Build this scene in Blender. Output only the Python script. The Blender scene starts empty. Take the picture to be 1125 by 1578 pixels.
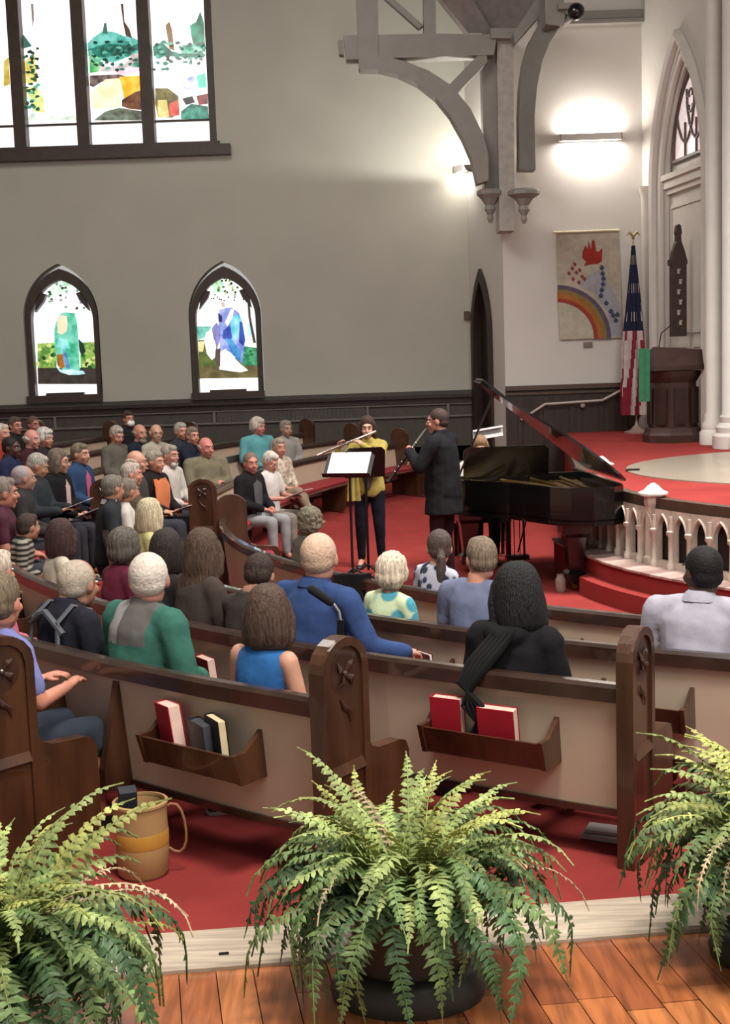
import bpy, bmesh, math, random
from mathutils import Vector, Matrix, noise as mnoise
random.seed(7)
SC = bpy.context.scene
COL = SC.collection
PI = math.pi

# ------------------------------------------------------------ camera
F, CH = 2000.0, 2.35
PITCH, ROLL = math.atan(249/2000), math.radians(1.9)
cd = bpy.data.cameras.new('camera'); cam = bpy.data.objects.new('camera', cd); COL.objects.link(cam)
cd.sensor_fit = 'VERTICAL'; cd.sensor_height = 24; cd.lens = 24*F/1578
cd.clip_end = 200
fw = Vector((0, math.cos(PITCH), -math.sin(PITCH))); up = Vector((0, math.sin(PITCH), math.cos(PITCH))); rt = Vector((1, 0, 0))
cR, sR = math.cos(ROLL), math.sin(ROLL)
# world horizontals rise to the right in the picture
camx = rt*cR - up*sR
camy = rt*sR + up*cR
M = Matrix((camx, camy, -fw)).transposed().to_4x4()
M.translation = (0, 0, CH)
cam.matrix_world = M
SC.camera = cam

def ray(px, py):
    return camx*(px-562.5) + camy*(789-py) + fw*F
def Pz(px, py, z):
    d = ray(px, py); t = (z-CH)/d.z
    return Vector((d.x*t, d.y*t, z))
def Py(px, py, Y):
    d = ray(px, py); t = Y/d.y
    return Vector((d.x*t, Y, CH+d.z*t))
def PX(px, py, Y):
    p = Py(px, py, Y); return (p.x, p.z)

# ------------------------------------------------------------ world, lights, exposure
w = bpy.data.worlds.new('world'); SC.world = w; w.use_nodes = True
w.node_tree.nodes['Background'].inputs[0].default_value = (1.0, 0.96, 0.92, 1)
w.node_tree.nodes['Background'].inputs[1].default_value = 0.50
SC.view_settings.view_transform = 'Standard'; SC.view_settings.look = 'None'
SC.view_settings.exposure = 0.0; SC.view_settings.gamma = 1.0
SC.view_settings.use_curve_mapping = False

def area(name, loc, target, size, power, col=(1, .955, .89), sy=None, spread=None):
    l = bpy.data.lights.new(name, 'AREA'); l.energy = power; l.color = col
    l.shape = 'RECTANGLE'; l.size = size; l.size_y = sy or size
    if spread: l.spread = math.radians(spread)
    o = bpy.data.objects.new(name, l); COL.objects.link(o); o.location = loc
    d = Vector(target)-Vector(loc); o.rotation_euler = d.to_track_quat('-Z', 'Y').to_euler()
    return o
area('overhead_area', (3.5, 10.5, 9.3), (2.0, 12.2, 0), 2.5, 560, spread=100)          # over the stage
area('overhead_area', (-2.5, 12, 9.5), (-2.5, 14, 0), 4, 520)
area('overhead_area', (0.5, 3.0, 8.5), (0.4, 4.8, 0), 1.6, 240, spread=100)             # over the rear platform
area('overhead_area', (7.5, 12.5, 9.0), (5.0, 17, 1.5), 3, 330)                          # over the chancel
area('overhead_area', (3.0, .5, 7.0), (.3, 6.0, .6), 3, 420)  # added fill from the camera side to brighten the pew backs, no real lamp

# ------------------------------------------------------------ materials
def lin(h):
    if isinstance(h, str):
        c = [int(h[i:i+2], 16)/255 for i in (0, 2, 4)]
        return tuple(x/12.92 if x <= .04045 else ((x+.055)/1.055)**2.4 for x in c)
    return tuple(h)
_mc = {}
def mat(name, col, rough=.6, metal=0, var=.12, scale=8, bump=0, bscale=60, emit=None, est=1, coat=0, kind='noise', col2=None, stretch=None, spec=.5, rnd=0):
    if name in _mc: return _mc[name]
    m = bpy.data.materials.new(name); m.use_nodes = True; _mc[name] = m
    nt = m.node_tree; N = nt.nodes; L = nt.links; b = N['Principled BSDF']
    c = lin(col)
    tc = N.new('ShaderNodeTexCoord'); mp = N.new('ShaderNodeMapping')
    L.new(tc.outputs['Object'], mp.inputs[0])
    if stretch: mp.inputs['Scale'].default_value = stretch
    if kind == 'wave':
        tx = N.new('ShaderNodeTexWave'); tx.inputs['Scale'].default_value = scale; tx.bands_direction = 'Z'
        tx.inputs['Distortion'].default_value = .3
        fac = tx.outputs['Fac']
    elif kind == 'voronoi':
        tx = N.new('ShaderNodeTexVoronoi'); tx.inputs['Scale'].default_value = scale; fac = tx.outputs['Distance']
    else:
        tx = N.new('ShaderNodeTexNoise'); tx.inputs['Scale'].default_value = scale; tx.inputs['Detail'].default_value = 4
        fac = tx.outputs['Fac']
    L.new(mp.outputs[0], tx.inputs['Vector'])
    cr = N.new('ShaderNodeValToRGB')
    c2 = lin(col2) if col2 else tuple(min(1, x*(1+var)) for x in c)
    c1 = c if col2 else tuple(x*(1-var) for x in c)
    cr.color_ramp.elements[0].position = .35; cr.color_ramp.elements[1].position = .65
    if kind != 'noise' and col2: cr.color_ramp.elements[0].position = .42; cr.color_ramp.elements[1].position = .55
    cr.color_ramp.elements[0].color = (*c1, 1); cr.color_ramp.elements[1].color = (*c2, 1)
    L.new(fac, cr.inputs[0]); out = cr.outputs[0]
    if rnd:
        oi = N.new('ShaderNodeObjectInfo'); hs = N.new('ShaderNodeHueSaturation'); mr = N.new('ShaderNodeMapRange')
        mr.inputs[3].default_value = 1-rnd; mr.inputs[4].default_value = 1+rnd
        L.new(oi.outputs['Random'], mr.inputs[0]); L.new(mr.outputs[0], hs.inputs['Value']); L.new(out, hs.inputs['Color']); out = hs.outputs[0]
    L.new(out, b.inputs['Base Color'])
    b.inputs['Roughness'].default_value = rough; b.inputs['Metallic'].default_value = metal
    b.inputs['Coat Weight'].default_value = coat; b.inputs['Specular IOR Level'].default_value = spec
    if bump:
        n2 = N.new('ShaderNodeTexNoise'); n2.inputs['Scale'].default_value = bscale; L.new(mp.outputs[0], n2.inputs['Vector'])
        bp = N.new('ShaderNodeBump'); bp.inputs['Strength'].default_value = bump; bp.inputs['Distance'].default_value = .02
        L.new(n2.outputs['Fac'], bp.inputs['Height']); L.new(bp.outputs[0], b.inputs['Normal'])
    if emit:
        L.new(out, b.inputs['Emission Color']) if emit is True else None
        if emit is not True: b.inputs['Emission Color'].default_value = (*lin(emit), 1)
        b.inputs['Emission Strength'].default_value = est
    return m
def desat(c, f=.8):
    r = [int(c[i:i+2], 16) for i in (0, 2, 4)]; g_ = sum(r)/3
    return ''.join('%02x' % int(max(0, min(255, g_+(q-g_)*f))) for q in r)
def cloth(c, **k):
    c = desat(c)
    k.setdefault('bump', .25); k.setdefault('bscale', 14)
    return mat('cloth_'+c+k.get('kind', '')+str(k.get('col2', '')), c, rough=.9, var=.1, scale=10, spec=.2, **{a: b for a, b in k.items() if a not in ('rough', 'scale')}) if 'scale' not in k else mat('cloth_'+c+k.get('kind', '')+str(k.get('col2', '')), c, rough=.9, var=.1, spec=.2, **k)
def hairm(c): return mat('hair_'+c, c, rough=.65, var=.38, scale=26, stretch=(3, 3, .35), bump=.6, bscale=55, spec=.35)
def skinm(c): return mat('skin_'+c, c, rough=.55, var=.08, scale=12)
def glass(c, st=1.0, c2=None): return mat('glass_'+c+str(c2), c, rough=.2, var=.10, scale=7, emit=True, est=st, col2=c2)

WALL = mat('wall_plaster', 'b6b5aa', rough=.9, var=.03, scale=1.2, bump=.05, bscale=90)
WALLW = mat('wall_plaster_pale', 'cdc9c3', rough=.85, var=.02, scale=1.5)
TRIMW = mat('painted_stone', 'cfcac4', rough=.6, var=.03, scale=4)
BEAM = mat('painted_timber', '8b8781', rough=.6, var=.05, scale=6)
PANELC = mat('pew_panel_paint', 'b8a48f', rough=.5, var=.05, scale=3)
WOOD = mat('dark_oak', '432818', rough=.35, var=.35, scale=9, stretch=(1, 1, .18), coat=.3, bump=.1, bscale=40)
RAILW = mat('varnished_rail', '32221a', rough=.3, var=.25, scale=8, coat=.6)
DKWOOD = mat('dark_wainscot', '2e211c', rough=.5, var=.3, scale=5, stretch=(3, 3, .3))
CARPET = mat('red_carpet', '8e3633', rough=.95, var=.10, scale=2.2, bump=.5, bscale=260, spec=.1)
CUSH = mat('red_cushion', '7d1820', rough=.85, var=.1, scale=10, bump=.2)
BLACKG = mat('piano_lacquer', '0a090a', rough=.22, coat=.35, var=.1)
BLACKM = mat('black_metal', '161414', rough=.4, metal=.3)
SILVER = mat('silver_metal', 'c9c4be', rough=.25, metal=.9, var=.05)
GOLD = mat('gold_plate', '9a7a3e', rough=.35, metal=.7, var=.2, scale=14)
PAPER = mat('white_paper', 'b9b6b6', rough=.8, var=.02)

# ------------------------------------------------------------ mesh helpers
class MB:
    def __init__(s): s.v = []; s.f = []; s.m = []
    def add(s, vs, fs, mi=0):
        o = len(s.v); s.v += [tuple(a) for a in vs]
        for f in fs: s.f.append([i+o for i in f]); s.m.append(mi)
    def box(s, c, d, rz=0, mi=0, rx=0, ry=0):
        R = Matrix.Rotation(rz, 3, 'Z') @ Matrix.Rotation(ry, 3, 'Y') @ Matrix.Rotation(rx, 3, 'X')
        vs = [Vector(c)+R@Vector((x*d[0]/2, y*d[1]/2, z*d[2]/2)) for x in (-1, 1) for y in (-1, 1) for z in (-1, 1)]
        s.add(vs, [(0, 1, 3, 2), (4, 6, 7, 5), (0, 4, 5, 1), (2, 3, 7, 6), (0, 2, 6, 4), (1, 5, 7, 3)], mi)
    def loft(s, rings, cap=True, mi=0, closed=True):
        n = len(rings[0]); vs = [p for r in rings for p in r]; fs = []
        for i in range(len(rings)-1):
            for j in range(n if closed else n-1):
                k = (j+1) % n
                fs.append((i*n+j, i*n+k, (i+1)*n+k, (i+1)*n+j))
        if cap: fs.append(tuple(range(n))[::-1]); fs.append(tuple(range((len(rings)-1)*n, len(rings)*n)))
        s.add(vs, fs, mi)
    def tube(s, pts, r, n=8, mi=0, flat=1, ref=None, round_ends=False):
        pts = [Vector(p) for p in pts]; m = len(pts)
        rs = list(r) if isinstance(r, (list, tuple)) else [r]*m
        rings = []; prev = None
        seq = []
        for i, p in enumerate(pts):
            d = (pts[min(i+1, m-1)]-pts[max(i-1, 0)]).normalized()
            seq.append((p, d, rs[i]))
        if round_ends:
            p, d, q = seq[0]; a = [(p-d*q*.95, d, q*.25), (p-d*q*.65, d, q*.72)]
            p, d, q = seq[-1]; b = [(p+d*q*.65, d, q*.72), (p+d*q*.95, d, q*.25)]
            seq = a+seq+b
        for p, d, q in seq:
            rf = Vector(ref) if ref else (prev if prev is not None else (Vector((0, 0, 1)) if abs(d.z) < .9 else Vector((1, 0, 0))))
            x = rf-d*rf.dot(d)
            if x.length < 1e-4: x = Vector((1, 0, 0))-d*d.x
            x.normalize(); y = d.cross(x); prev = x
            rings.append([p+x*q*math.cos(2*PI*k/n)+y*q*flat*math.sin(2*PI*k/n) for k in range(n)])
        s.loft(rings, True, mi)
    def ell(s, c, r, nu=12, nv=8, mi=0, R=None):
        rings = []; c = Vector(c)
        for i in range(nv+1):
            th = PI*(i+.0)/nv; th = min(max(th, .12), PI-.12)
            ring = []
            for j in range(nu):
                ph = 2*PI*j/nu
                v = Vector((r[0]*math.sin(th)*math.cos(ph), r[1]*math.sin(th)*math.sin(ph), -r[2]*math.cos(th)))
                ring.append(c+(R@v if R else v))
            rings.append(ring)
        s.loft(rings, True, mi)
    def lathe(s, prof, c=(0, 0, 0), n=24, sx=1, sy=1, mi=0, cap=True):
        s.loft([[Vector((c[0]+r*sx*math.cos(2*PI*j/n), c[1]+r*sy*math.sin(2*PI*j/n), c[2]+z)) for j in range(n)] for r, z in prof], cap, mi)
    def prism(s, poly, fn, d0, d1, mi=0):
        """poly: 2D points; fn(u, v, d) -> world point; extruded from d0 to d1"""
        n = len(poly)
        vs = [fn(u, v, d0) for u, v in poly]+[fn(u, v, d1) for u, v in poly]
        fs = [tuple(range(n)), tuple(range(n, 2*n))[::-1]]
        for i in range(n): fs.append((i, i+n, (i+1) % n+n, (i+1) % n))
        s.add(vs, fs, mi)
    def mesh(s, name, off=None):
        me = bpy.data.meshes.new(name)
        vs = s.v if off is None else [(a-off[0], b-off[1], c-off[2]) for a, b, c in s.v]
        me.from_pydata(vs, [], s.f)
        for p, m in zip(me.polygons, s.m): p.material_index = m
        return me

GROUPS = {'person': 'people in the church', 'pew': 'curved pews', 'book': 'books in the pew racks', 'programme': 'white concert programmes', 'fern': 'potted ferns at the front of the platform', 'music stand': 'music stands', 'sheet music': 'pages of music', 'wall light': 'wall lights', 'post': 'capped newel posts', 'shoe': 'shoes on the carpet'}
def tag(o, label=None, cat=None, group=None, kind=None):
    if label: o['label'] = label
    if cat: o['category'] = cat
    grp = group or GROUPS.get(cat)
    if grp: o['group'] = grp
    if kind: o['kind'] = kind
    return o
def put(name, me, mats, parent=None, smooth=False, fixn=True):
    if not isinstance(mats, (list, tuple)): mats = [mats]
    for m in mats: me.materials.append(m)
    if fixn:
        b = bmesh.new(); b.from_mesh(me); bmesh.ops.recalc_face_normals(b, faces=b.faces); b.to_mesh(me); b.free()
    if smooth:
        me.shade_smooth()
        if smooth != 'all': me.set_sharp_from_angle(angle=math.radians(40))
    o = bpy.data.objects.new(name, me); COL.objects.link(o)
    if parent: o.parent = parent
    return o
def obj(name, mb, mats, parent=None, smooth=False, off=None):
    return put(name, mb.mesh(name, off), mats, parent, smooth)
def thing(name, label, cat, loc=(0, 0, 0), rz=0, group=None):
    o = bpy.data.objects.new(name, None); COL.objects.link(o); o.empty_display_size = .1
    o.location = loc; o.rotation_euler = (0, 0, rz)
    return tag(o, label, cat, group)
def struct(name, mb, mats, parent=None, smooth=False):
    o = obj(name, mb, mats, parent, smooth)
    if not parent: o['kind'] = 'structure'
    return o

def arch_pts(x0, x1, z0, zs, za, n=10):
    """pointed arch outline: jambs x0..x1 from z0 to spring zs, apex za; counter-clockwise from bottom left"""
    xm = (x0+x1)/2; h = za-zs; w_ = (x1-x0)/2
    R = (w_*w_+h*h)/(2*w_)
    a1 = math.asin(min(1, h/R)); pts = [(x0, z0), (x1, z0), (x1, zs)]
    for i in range(1, n+1):
        a = a1*i/n; pts.append((x1-R+R*math.cos(a), zs+R*math.sin(a)))
    for i in range(n-1, -1, -1):
        a = a1*i/n; pts.append((x0+R-R*math.cos(a), zs+R*math.sin(a)))
    return pts

def wall_with_holes(name, outer, holes, fn, mats, depth=.3, parent=None):
    """planar wall in (u,z) with openings; fn(u,v,d) maps to world (d = depth into the wall); reveals are built"""
    b = bmesh.new(); edges = []
    for loop in [outer]+holes:
        vs = [b.verts.new(fn(u, v, 0)) for u, v in loop]
        for i in range(len(vs)): edges.append(b.edges.new((vs[i], vs[(i+1) % len(vs)])))
    bmesh.ops.triangle_fill(b, use_beauty=True, use_dissolve=False, edges=edges)
    for loop in holes:
        a = [b.verts.new(fn(u, v, 0)) for u, v in loop]; c = [b.verts.new(fn(u, v, depth)) for u, v in loop]
        for i in range(len(a)):
            j = (i+1) % len(a); b.faces.new((a[i], a[j], c[j], c[i]))
    me = bpy.data.meshes.new(name); b.to_mesh(me); b.free()
    o = put(name, me, mats, parent, fixn=False)
    if not parent: o['kind'] = 'structure'
    return o

def ribbon_along(mb, pts, prof, mi=0, closedprof=True, zf=None):
    """pts: list of (x,y,nx,ny,z); prof: list of (forward, height) -> swept solid"""
    rings = []
    for (x, y, nx, ny, z) in pts:
        rings.append([Vector((x+nx*f, y+ny*f, z+h)) for f, h in prof])
    mb.loft(rings, True, mi)

# ------------------------------------------------------------ floor levels
CX, CY = 5.4, 12.8
def rake(x, y):
    R = math.hypot(x-CX, y-CY); r = max(0, .075*(R-6.3))
    return min(.26, r) if y < 9 else r
WY = 22.3      # far wall
BY = 20.6      # wall with the banner
ZP = .95       # chancel floor

# ------------------------------------------------------------ structure
mb = MB()
nx_, ny_ = 66, 76
x0, x1, y0, y1 = -8.5, 7.5, 4.52, 22.4
vs = []; fs = []
for j in range(ny_+1):
    for i in range(nx_+1):
        x = x0+(x1-x0)*i/nx_; y = y0+(y1-y0)*j/ny_
        if j == 0: y = y0+.10*x
        vs.append((x, y, rake(x, y)))
for j in range(ny_):
    for i in range(nx_):
        a = j*(nx_+1)+i; fs.append((a, a+1, a+nx_+2, a+nx_+1))
mb.add(vs, fs); o = struct('floor', mb, CARPET, smooth=True)

# rear platform of planks with a pale nosing board
WZ = .262
plat = MB(); plat.add([(-5, .3, WZ-.03), (5, .3, WZ-.03), (5, 4.45+.5, WZ-.03), (-5, 4.45-.5, WZ-.03)], [(0, 1, 2, 3)])
wf = struct('floor', plat, mat('plank_gap', '2a120a', rough=.8))
PLK = [mat('plank_%d' % i, c, rough=.3, var=.3, scale=5, stretch=(7, .7, 1), coat=.35, bump=.06, bscale=30) for i, c in enumerate(('95552f', 'a36036', '864a2b', 'aa693d'))]
bdir = Vector((1, .10, 0)).normalized(); pdir = Vector((-.17, 1, 0)).normalized()
pw = .125
for k in range(-13, 15):
    base = Vector((k*pw, 4.27+.10*k*pw, 0)); pos = 0
    off = random.uniform(0, .5); L0 = 0.0; first = True
    while L0 < 1.3:
        ln = random.uniform(.42, .75) if not first else random.uniform(.2, .6)
        first = False
        m_ = MB(); wv = bdir*(pw/2-.0015)
        a = base-pdir*(L0+.0015); b_ = base-pdir*(L0+ln-.0015); zt = WZ+random.uniform(-.0012, .0012)
        q = [a-wv, a+wv, b_+wv, b_-wv]
        m_.add([(p.x, p.y, zt-.02) for p in q]+[(p.x, p.y, zt) for p in q], [(0, 1, 2, 3), (4, 5, 6, 7), (0, 1, 5, 4), (1, 2, 6, 5), (2, 3, 7, 6), (3, 0, 4, 7)])
        obj('plank', m_, random.choice(PLK), wf)
        L0 += ln
nose = MB()
for k in range(2):
    xa, xb = ((-4, .35), (.352, 5))[k]
    nm = MB()
    rings = []
    for x in (xa, xb):
        y = 4.27+.10*x
        rings.append([Vector((x, y+dy, WZ+dz)) for dy, dz in ((0, -.04), (0, .012), (.008, .022), (.275, .024), (.295, .016), (.305, -.05))])
    nm.loft(rings)
    o = obj('threshold_board', nm, mat('pale_ash_board', 'aa9b88', rough=.5, var=.22, scale=6, stretch=(.6, 9, 1), bump=.08), wf)
oc = MB(); p = Pz(345, 1469, WZ+.026); oc.box((p.x, p.y, WZ+.026), (.035, .012, .004), .09); obj('slot_plate', oc, BLACKM, wf)

# far wall with the stained windows
fnL = lambda u, v, d: Vector((u, WY+d, v))
def wl(px, py): return PX(px, py, WY)
zsil = wl(170, 232)[1]
xR = wl(330, 120)[0]; xL = xR-5.25
big = arch_pts(xL, xR, zsil, 8.35, 11.1, 10)
def small_open(pxl, pxr, pyb, pyt):
    xa = wl(pxl, 560)[0]; xb = wl(pxr, 560)[0]; zb = wl((pxl+pxr)/2, pyb)[1]; zt = wl((pxl+pxr)/2, pyt)[1]
    return xa, xb, zb, zb+(zt-zb)*.60, zt
s1 = small_open(40, 156, 616, 406); s2 = small_open(294, 406, 611, 402)
xc = wl(722, 400)[0]
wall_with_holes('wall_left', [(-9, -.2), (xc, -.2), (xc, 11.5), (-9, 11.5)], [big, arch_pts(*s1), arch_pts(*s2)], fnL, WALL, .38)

# big window: frame, mullions, sill, panes
WFR = mat('dark_window_timber', '40322c', rough=.5, var=.15)
bw = thing('window_1', None, None, (0, 0, 0)); bw['kind'] = 'structure'
m_ = MB()
out = big; inn = arch_pts(xL+.12, xR-.12, zsil+.06, 8.35, 10.95, 10)
for i in range(len(out)):
    j = (i+1) % len(out)
    q = [out[i], out[j], inn[j], inn[i]]
    m_.prism(q, fnL, .02, .30)
obj('window_frame', m_, WFR, bw)
m_ = MB(); m_.box(((xL+xR)/2+.05, WY-.03, zsil-.06), (xR-xL+.36, .34, .17)); m_.box(((xL+xR)/2, WY+.02, zsil+.05), (xR-xL+.1, .3, .07)); obj('window_sill', m_, WFR, bw)
mullx = [wl(27, 150)[0], wl(125, 150)[0], wl(226, 150)[0]]
sp = mullx[1]-mullx[0]
allm = mullx+[mullx[0]-sp, mullx[0]-2*sp, mullx[0]-3*sp]
for x in allm:
    if x < xL+.2: continue
    m_ = MB(); zt = 8.4+min(2.0, 2.4*min(x-xL, xR-x)/3.6)
    m_.prism([(x-.10, zsil+.05), (x+.10, zsil+.05), (x+.10, 8.3), (x+.16, zt), (x-.16, zt), (x-.10, 8.3)], fnL, -.01, .28); obj('mullion', m_, WFR, bw)
zbar = wl(270, 183)[1]
m_ = MB(); m_.box(((xL+xR)/2, WY+.2, zbar), (xR-xL-.1, .05, .035)); obj('glazing_bar', m_, WFR, bw)
GW = glass('f4f2f2', 1.25); GW2 = glass('efe8ee', 1.15, 'ffffff')
bx_ = sorted([x for x in allm if x > xL+.2]+[xL+.05, xR-.05])
for xa_, xb_ in zip(bx_[:-1], bx_[1:]):
    m_ = MB(); m_.prism([(xa_+.05, zsil+.06), (xb_-.05, zsil+.06), (xb_-.05, 8.3+min(2.5, .98*min(xb_-xL, xR-xb_+.05)*1.3)), (xa_+.05, 8.3+min(2.5, .98*min(xa_-xL, xR-xa_+.05)*1.3))], fnL, .24, .25); obj('pane', m_, GW, bw)
for c, col in ((0, 'fdf6ff'),):
    pass
def blob(cx, cz, rx, rz_, n=9, jit=.3):
    return [(cx+rx*(1+random.uniform(-jit, jit))*math.cos(2*PI*i/n), cz+rz_*(1+random.uniform(-jit, jit))*math.sin(2*PI*i/n)) for i in range(n)]
_gl = [0]
def gpiece(parent, poly_px, c, st=.9, c2=None, wy=WY, d=.235):
    m_ = MB(); _gl[0] += 1; dd = d-.0007*_gl[0]
    m_.prism([PX(a, b, wy) for a, b in poly_px], fnL, dd, dd+.002)
    obj('glass_piece', m_, glass(c, st, c2), parent)
G = lambda *a, **k: gpiece(bw, *a, **k)
# lancet 2 (between first and second mullion)
G([(28, 95), (48, 75), (52, 120), (44, 125), (30, 122)], 'c2b250', 1.0, 'f0e090'); G([(34, 130), (52, 128), (62, 150), (64, 170), (46, 168)], 'b9cf70', 1, 'efe8a8')
G([(22, 40), (32, 50), (44, 66), (30, 70), (24, 60)], '3d6f62', .7)
G([(42, 0), (46, 0), (47, 24), (45, 38)], '8a8480', .7); G([(46, 168), (60, 172), (90, 176), (112, 174), (114, 182), (34, 182)], 'aac4b8', 1, 'f0f0e8')
# lancet 3
G([(130, 62), (140, 52), (155, 42), (172, 44), (186, 50), (200, 52), (214, 60), (216, 74), (196, 82), (170, 92), (150, 88), (132, 80)], '2f9c8c', .8, '7fd2c8')
G([(133, 76), (150, 84), (152, 98), (148, 106), (134, 108)], '3fae62', .8, 'a8e0a0'); G([(150, 96), (165, 98), (188, 94), (200, 78), (216, 76), (216, 88), (196, 100), (170, 106), (150, 106)], 'b0a09a', .9, 'e6d6dc')
G([(130, 72), (160, 62), (200, 66), (212, 60), (214, 70), (196, 76), (168, 82), (148, 84)], '1f4f42', .5, '2f9c8c')
G([(182, 0), (186, 0), (188, 28), (196, 40), (200, 54), (190, 50), (186, 30)], '5a4638', .5); G([(156, 30), (160, 30), (162, 48), (154, 46)], '4f7a70', .6)
G([(134, 112), (180, 110), (192, 114), (182, 118), (152, 122), (140, 130), (134, 128)], '4a3a38', .5, 'a08a88')
G([(180, 114), (214, 112), (216, 138), (204, 146), (188, 150), (184, 132)], 'e8a020', 1.1, 'f6c850'); G([(136, 140), (158, 118), (180, 116), (184, 148), (178, 162), (140, 164)], 'f3e2c8', 1.1, 'f8d0a8')
G([(184, 150), (204, 138), (218, 134), (220, 166), (196, 164), (184, 160)], '5a3226', .6, '8a5a3a'); G([(140, 182), (158, 168), (180, 162), (218, 168), (218, 182)], '4d4a40', .6, '8a9a88')
G([(196, 98), (214, 90), (216, 104), (186, 112), (168, 108)], 'e3b8c8', 1, 'f4dce0')
# lancet 4
G([(232, 66), (246, 60), (262, 74), (276, 78), (306, 76), (312, 84), (290, 84), (260, 82), (234, 82)], '1f5546', .55, '3f9c84'); G([(290, 34), (300, 28), (306, 12), (312, 30), (314, 76), (296, 68), (292, 50)], '16644c', .6, '2fa882')
G([(278, 66), (290, 62), (306, 66), (312, 78), (276, 78)], '2fa882', .8, 'a8e0d0'); G([(252, 34), (258, 28), (262, 40), (266, 74), (258, 70)], '8a6a3c', .6)
G([(277, 122), (290, 114), (300, 112), (304, 128), (288, 136), (280, 132)], '8d9ad0', .9, 'e0e4ff'); G([(300, 112), (314, 108), (316, 130), (304, 132)], '58c8b0', .9)
G([(236, 132), (256, 132), (272, 144), (274, 170), (262, 178), (240, 176), (236, 156)], '5f5a34', .6, '9a8a50'); G([(240, 150), (254, 150), (258, 176), (240, 178)], 'c8bc70', .9, 'e8e0a0')
G([(258, 156), (272, 150), (274, 174), (258, 176)], 'c03a30', .9, 'e08070'); G([(276, 168), (292, 156), (318, 160), (320, 180), (276, 180)], '1f5c50', .6, '58b8a0')
G([(300, 144), (318, 140), (318, 156), (304, 158)], 'a03838', .7, '5a3030'); G([(278, 148), (294, 144), (298, 154), (284, 158)], '3a3434', .5)
G([(0, 90), (8, 84), (10, 126), (0, 130)], 'b8a040', .9, 'e0c870')
for k in range(150):
    cx_ = random.choice([random.uniform(132, 214), random.uniform(234, 314), random.uniform(30, 58)]); cy_ = random.uniform(60, 104) if cx_ > 100 else random.uniform(70, 170)
    c = random.choice(['2a5a4c', '3a8a78', '1e3c34', '6fc0a8', '355a3c'])
    G([(cx_+random.uniform(2, 6)*math.cos(a), cy_+random.uniform(1.5, 4)*math.sin(a)) for a in (0, 1.2, 2.3, 3.6, 5)], c, .6)

def small_window(idx, S, pieces, px0):
    win = thing('window_%d' % idx, None, None, (0, 0, 0)); win['kind'] = 'structure'
    xa, xb, zb, zs, zt = S
    out = arch_pts(xa+.03, xb-.03, zb, zs, zt-.08); inn = arch_pts(xa+.11, xb-.11, zb+.06, zs-.05, zt-.27)
    m_ = MB()
    for i in range(len(out)):
        j = (i+1) % len(out); m_.prism([out[i], out[j], inn[j], inn[i]], fnL, .06, .30)
    # cusps in the head of the light
    for s_ in (-1, 1):
        xm = (xa+xb)/2; m_.prism([(xm+s_*(xb-xa)*.36, zs+.12), (xm+s_*(xb-xa)*.24, zs+.30), (xm+s_*(xb-xa)*.20, zs+.42), (xm+s_*(xb-xa)*.31, zs+.46)], fnL, .1, .26)
    obj('window_frame', m_, WFR, win)
    m_ = MB(); m_.box(((xa+xb)/2, WY+.02, zb+.02), (xb-xa, .3, .12)); obj('window_sill', m_, WFR, win)
    m_ = MB(); m_.box(((xa+xb)/2, WY+.0, zb+.07), ((xb-xa)*.5, .12, .10)); obj('sill_box', m_, WFR, win)
    m_ = MB(); m_.prism(inn, fnL, .26, .27); obj('pane', m_, GW, win)
    _gl[0] = 0
    for args in pieces:
        pl = [(px0+a/6.573, (400 if idx == 2 else 390)+b/6.575) for a, b in args[0]]
        gpiece(win, pl, *args[1:])
    return win
gr = random.Random(3)
def leaves(n, x0, x1, y0, y1, cols, s=30):
    return [([(x+gr.uniform(.6, 1)*s*math.cos(a), y+gr.uniform(.5, 1)*s*math.sin(a)) for a in (0, 1.3, 2.4, 3.5, 5)], gr.choice(cols), .7)
            for x, y in [(gr.uniform(x0, x1), gr.uniform(y0, y1)) for _ in range(n)]]
P2 = [([(215, 850), (400, 840), (410, 1110), (215, 1110)], '4f7a34', .8, 'b8d070'), ([(650, 840), (830, 830), (835, 1100), (655, 1110)], '5a8a3c', .8, 'd0dc80'),
      ([(215, 1100), (840, 1095), (845, 1265), (220, 1265)], '332f28', .5, '45403a'),
      ([(320, 330), (400, 225), (480, 200), (560, 230), (555, 300), (430, 360), (330, 380)], 'a8d8b8', 1, 'e8f4e8')]
P2 += leaves(26, 215, 400, 860, 1090, ['1f4a22', '8fb850', 'd8e090', '2f6a30', '57903c']) + leaves(22, 660, 820, 860, 1090, ['1f4a22', '8fb850', 'e4e8a0', '2f6a30', '57903c'])
P2 += leaves(22, 330, 700, 230, 500, ['2f4f38', '6fa080', '4a4440', '88b898', 'b0a8b8'], 22)
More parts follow.
